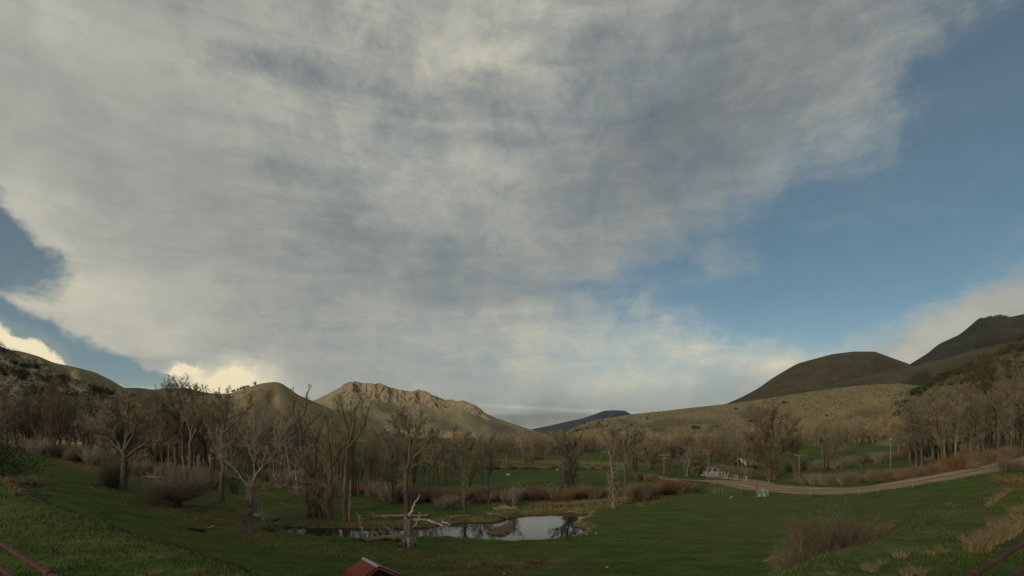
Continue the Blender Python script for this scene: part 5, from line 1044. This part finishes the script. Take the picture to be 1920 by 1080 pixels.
woody('fallen_log', 738, 973, [([(-40,.3,1),(0,.3,1),(30,.3,1),(64,.3,1)], .45, .5)], 'long brown log lying behind the sprawling bleached branch', 'deadwood', 58)
woody('fallen_branch', 700, 955, [([(-12,.1,0),(0,.5,.2),(16,.9,.6)], .16, .06), ([(4,.4,0),(12,.2,.2)], .1, .03)], 'small pale branch on the grass behind the far channel bank', 'deadwood', 59, 'branch', 2)
woody('fallen_branch', 532, 957, [([(-8,1.2,0),(0,1.0,.1),(8,.7,.1),(13,.2,.1)], .22, .1), ([(13,.2,.1),(0,.15,-.5)], .14, .05)], 'curved arching branch on the grass left of the thin trunk clump', 'deadwood', 60, 'branch', 1)
woody('fallen_branch', 425, 952, [([(-34,.2,.6),(-22,.7,.4),(-10,.9,.2),(4,.5,0),(22,.1,-.6)], .28, .12), ([(4,.5,0),(12,.25,-1),(24,.1,-1.6)], .14, .05)], 'long pale curved fallen branch below the straight dark trunk', 'deadwood', 61, 'branch', 4)
woody('root_ball', 490, 975, [([(0,.6,0),(-14,.5,.5),(-26,.4,1)], .7, .4)]+[([(0,.6,0),(math.cos(a)*8,.6+math.sin(a)*.8,-.25),(math.cos(a)*13,.7+math.sin(a)*1.25,-.35)], .22, .08) for a in np.linspace(.1, 6.2, 11)], 'upturned pale root ball of a fallen tree right of the shaggy grey tree', 'deadwood_pale', 62, 'root ball')
woody('fallen_log', 510, 997, [([(0,.2,0),(-8,.8,.5),(-14,1.2,1.2),(2,1.5,2)], .5, .5), ([(-8,.6,.3),(-18,.3,0)], .3, .1)], 'dark broken trunk below the pale root ball', 'bark', 63, 'log')
woody('log_bridge', 378, 997, [([(-24,.15,0),(-8,.3,0),(6,.25,0)], .35, .4), ([(-28,.2,.4),(-20,.5,.3)], .15, .05)], 'dark log across the small ditch in the left meadow', 'bark', 64, 'log')
p = G(395, 992); mb = MB(); mb.box((0,0,.25), (1.1,.5,.07)); o = mb.obj('plank', M['deadwood_pale'], None, p); o.rotation_euler = (.1, -.35, .3); tag(o, 'pale grey plank tilted on the end of the ditch log', 'plank')
woody('fallen_branch', 285, 897, [([(-14,.2,0),(0,.4,0),(10,.3,0),(18,1.1,.3)], .22, .07), ([(-10,.6,.3),(4,.5,0)], .16, .08), ([(-4,.1,-.4),(8,.5,0)], .14, .06)], 'pale broken branches stacked under the trees left of the round pollard', 'deadwood_pale', 65, 'branch')
woody('fallen_branch', 170, 918, [([(-4,.9,0),(2,.4,0),(6,.1,0)], .07, .03), ([(-2,.1,0),(2,.4,0)], .06, .03)], 'thin crossed sticks on the left meadow', 'deadwood_pale', 66, 'branch')
woody('fallen_branch', 350, 957, [([(-22,.15,0),(-5,.1,0),(14,.15,-.2)], .14, .06)], 'pale stick lying at the foot of the round pollard', 'deadwood', 67, 'branch')
woody('fallen_branch', 1090, 959, [([(-30,.15,0),(-5,.25,0),(18,.2,0)], .16, .1), ([(12,.2,0),(16,.45,0)], .1, .04)], 'thin log on the bank at the right end of the pond', 'deadwood', 68, 'branch')
woody('fallen_branch', 670, 1006, [([(-20,.5,-.2),(-8,.2,-.2),(6,.1,-.3)], .16, .06)], 'pale twisted stick lying left of the thick fallen trunk', 'deadwood_pale', 69, 'branch', 2)
woody('brush_pile', 1450, 1056, [([(-22,.1,0),(0,.5,.2),(20,.6,.4)], .12, .06)]+[([(-20+i*4,.05+.06*i,.1*i),(-8+i*4,.35,.2),(8+i*3,.45-.04*i,.3)], .1, .03) for i in range(8)], 'pile of weathered grey branches left of the large brown shrub', 'deadwood', 70, 'brush pile', 5)
woody('fallen_branch', 560, 988, [([(-6,.2,0),(0,.5,.1),(10,.15,0)], .1, .04), ([(-2,.1,0),(3,.7,.1)], .08, .03)], 'small white driftwood on the bank above the narrow channel', 'deadwood_pale', 71, 'branch', 2)
woody('fallen_branch', 1035, 912, [([(-10,.2,0),(4,.9,.4),(12,1.3,.5)], .3, .15)], 'weathered log leaning in the thicket left of the fan crowned tree', 'wood_grey', 72, 'branch')
# small pale rocks and specks
def rock(p, s, label, group=None):
    rr = np.random.default_rng(int(abs(p[0]*100)) % 9999); d = rr.normal(size=(14, 3)); import bmesh
    bm = bmesh.new(); bmesh.ops.create_icosphere(bm, subdivisions=2, radius=s/2)
    for v in bm.verts: v.co *= 1+.25*(vnoise(v.co.x*4/s+p[0], v.co.y*4/s+v.co.z*3/s, 3)-.5)*2; v.co.z *= .55
    me = bpy.data.meshes.new('rock'); bm.to_mesh(me); bm.free(); me.materials.append(M['stone_pale']); tag(link('rock', me, None, np.array(p)+np.array([0,0,s*.1])), label, 'rock', group)
rock(G(953, 891), 1.3, 'white boulder alone in the green middle pasture'); rock(G(1044, 881), .8, 'smaller white boulder near the fan crowned cottonwood')
for px, py in ((1318,883),(1326,885),(1333,884),(1341,886),(1349,883),(1322,889)): rock(G(px, py), .6, 'pale rock on the lawn below the white house', 'pale rocks below the white house')
for px, py in ((1370,933),(1373,931)): rock(G(px, py), .28, 'pale rock by the wire fence left of the arched gate', 'pale rocks left of the arched gate')
for px, py in ((945,1076),(1100,1002),(1118,1001),(1138,1064),(748,1031),(225,943),(235,946),(610,1028)): rock(G(px, py), .22, 'small pale stone in the meadow grass', 'small pale stones in the meadow')

# ------------------------------------------------------------------ haze
hm = bpy.data.materials.new('haze'); hm.use_nodes = True; t = NT(hm.node_tree); t.n.remove(t.n['Principled BSDF'])
pv = t.new('ShaderNodeVolumePrincipled'); pv.inputs['Color'].default_value = (.72, .82, .95, 1); pv.inputs['Density'].default_value = .00002; pv.inputs['Anisotropy'].default_value = .2
t.l.new(pv.outputs[0], t.n['Material Output'].inputs['Volume'])
mb = MB(); zt = max(float(np.max(h['Z'])) for h in HB.values())+15; zb_ = -12.0; mb.box((0, 4200, (zt+zb_)/2), (22000, 11500, zt-zb_)); tag(mb.obj('haze', hm), 'thin pale air between the camera and the far mesa', None, None, 'stuff')
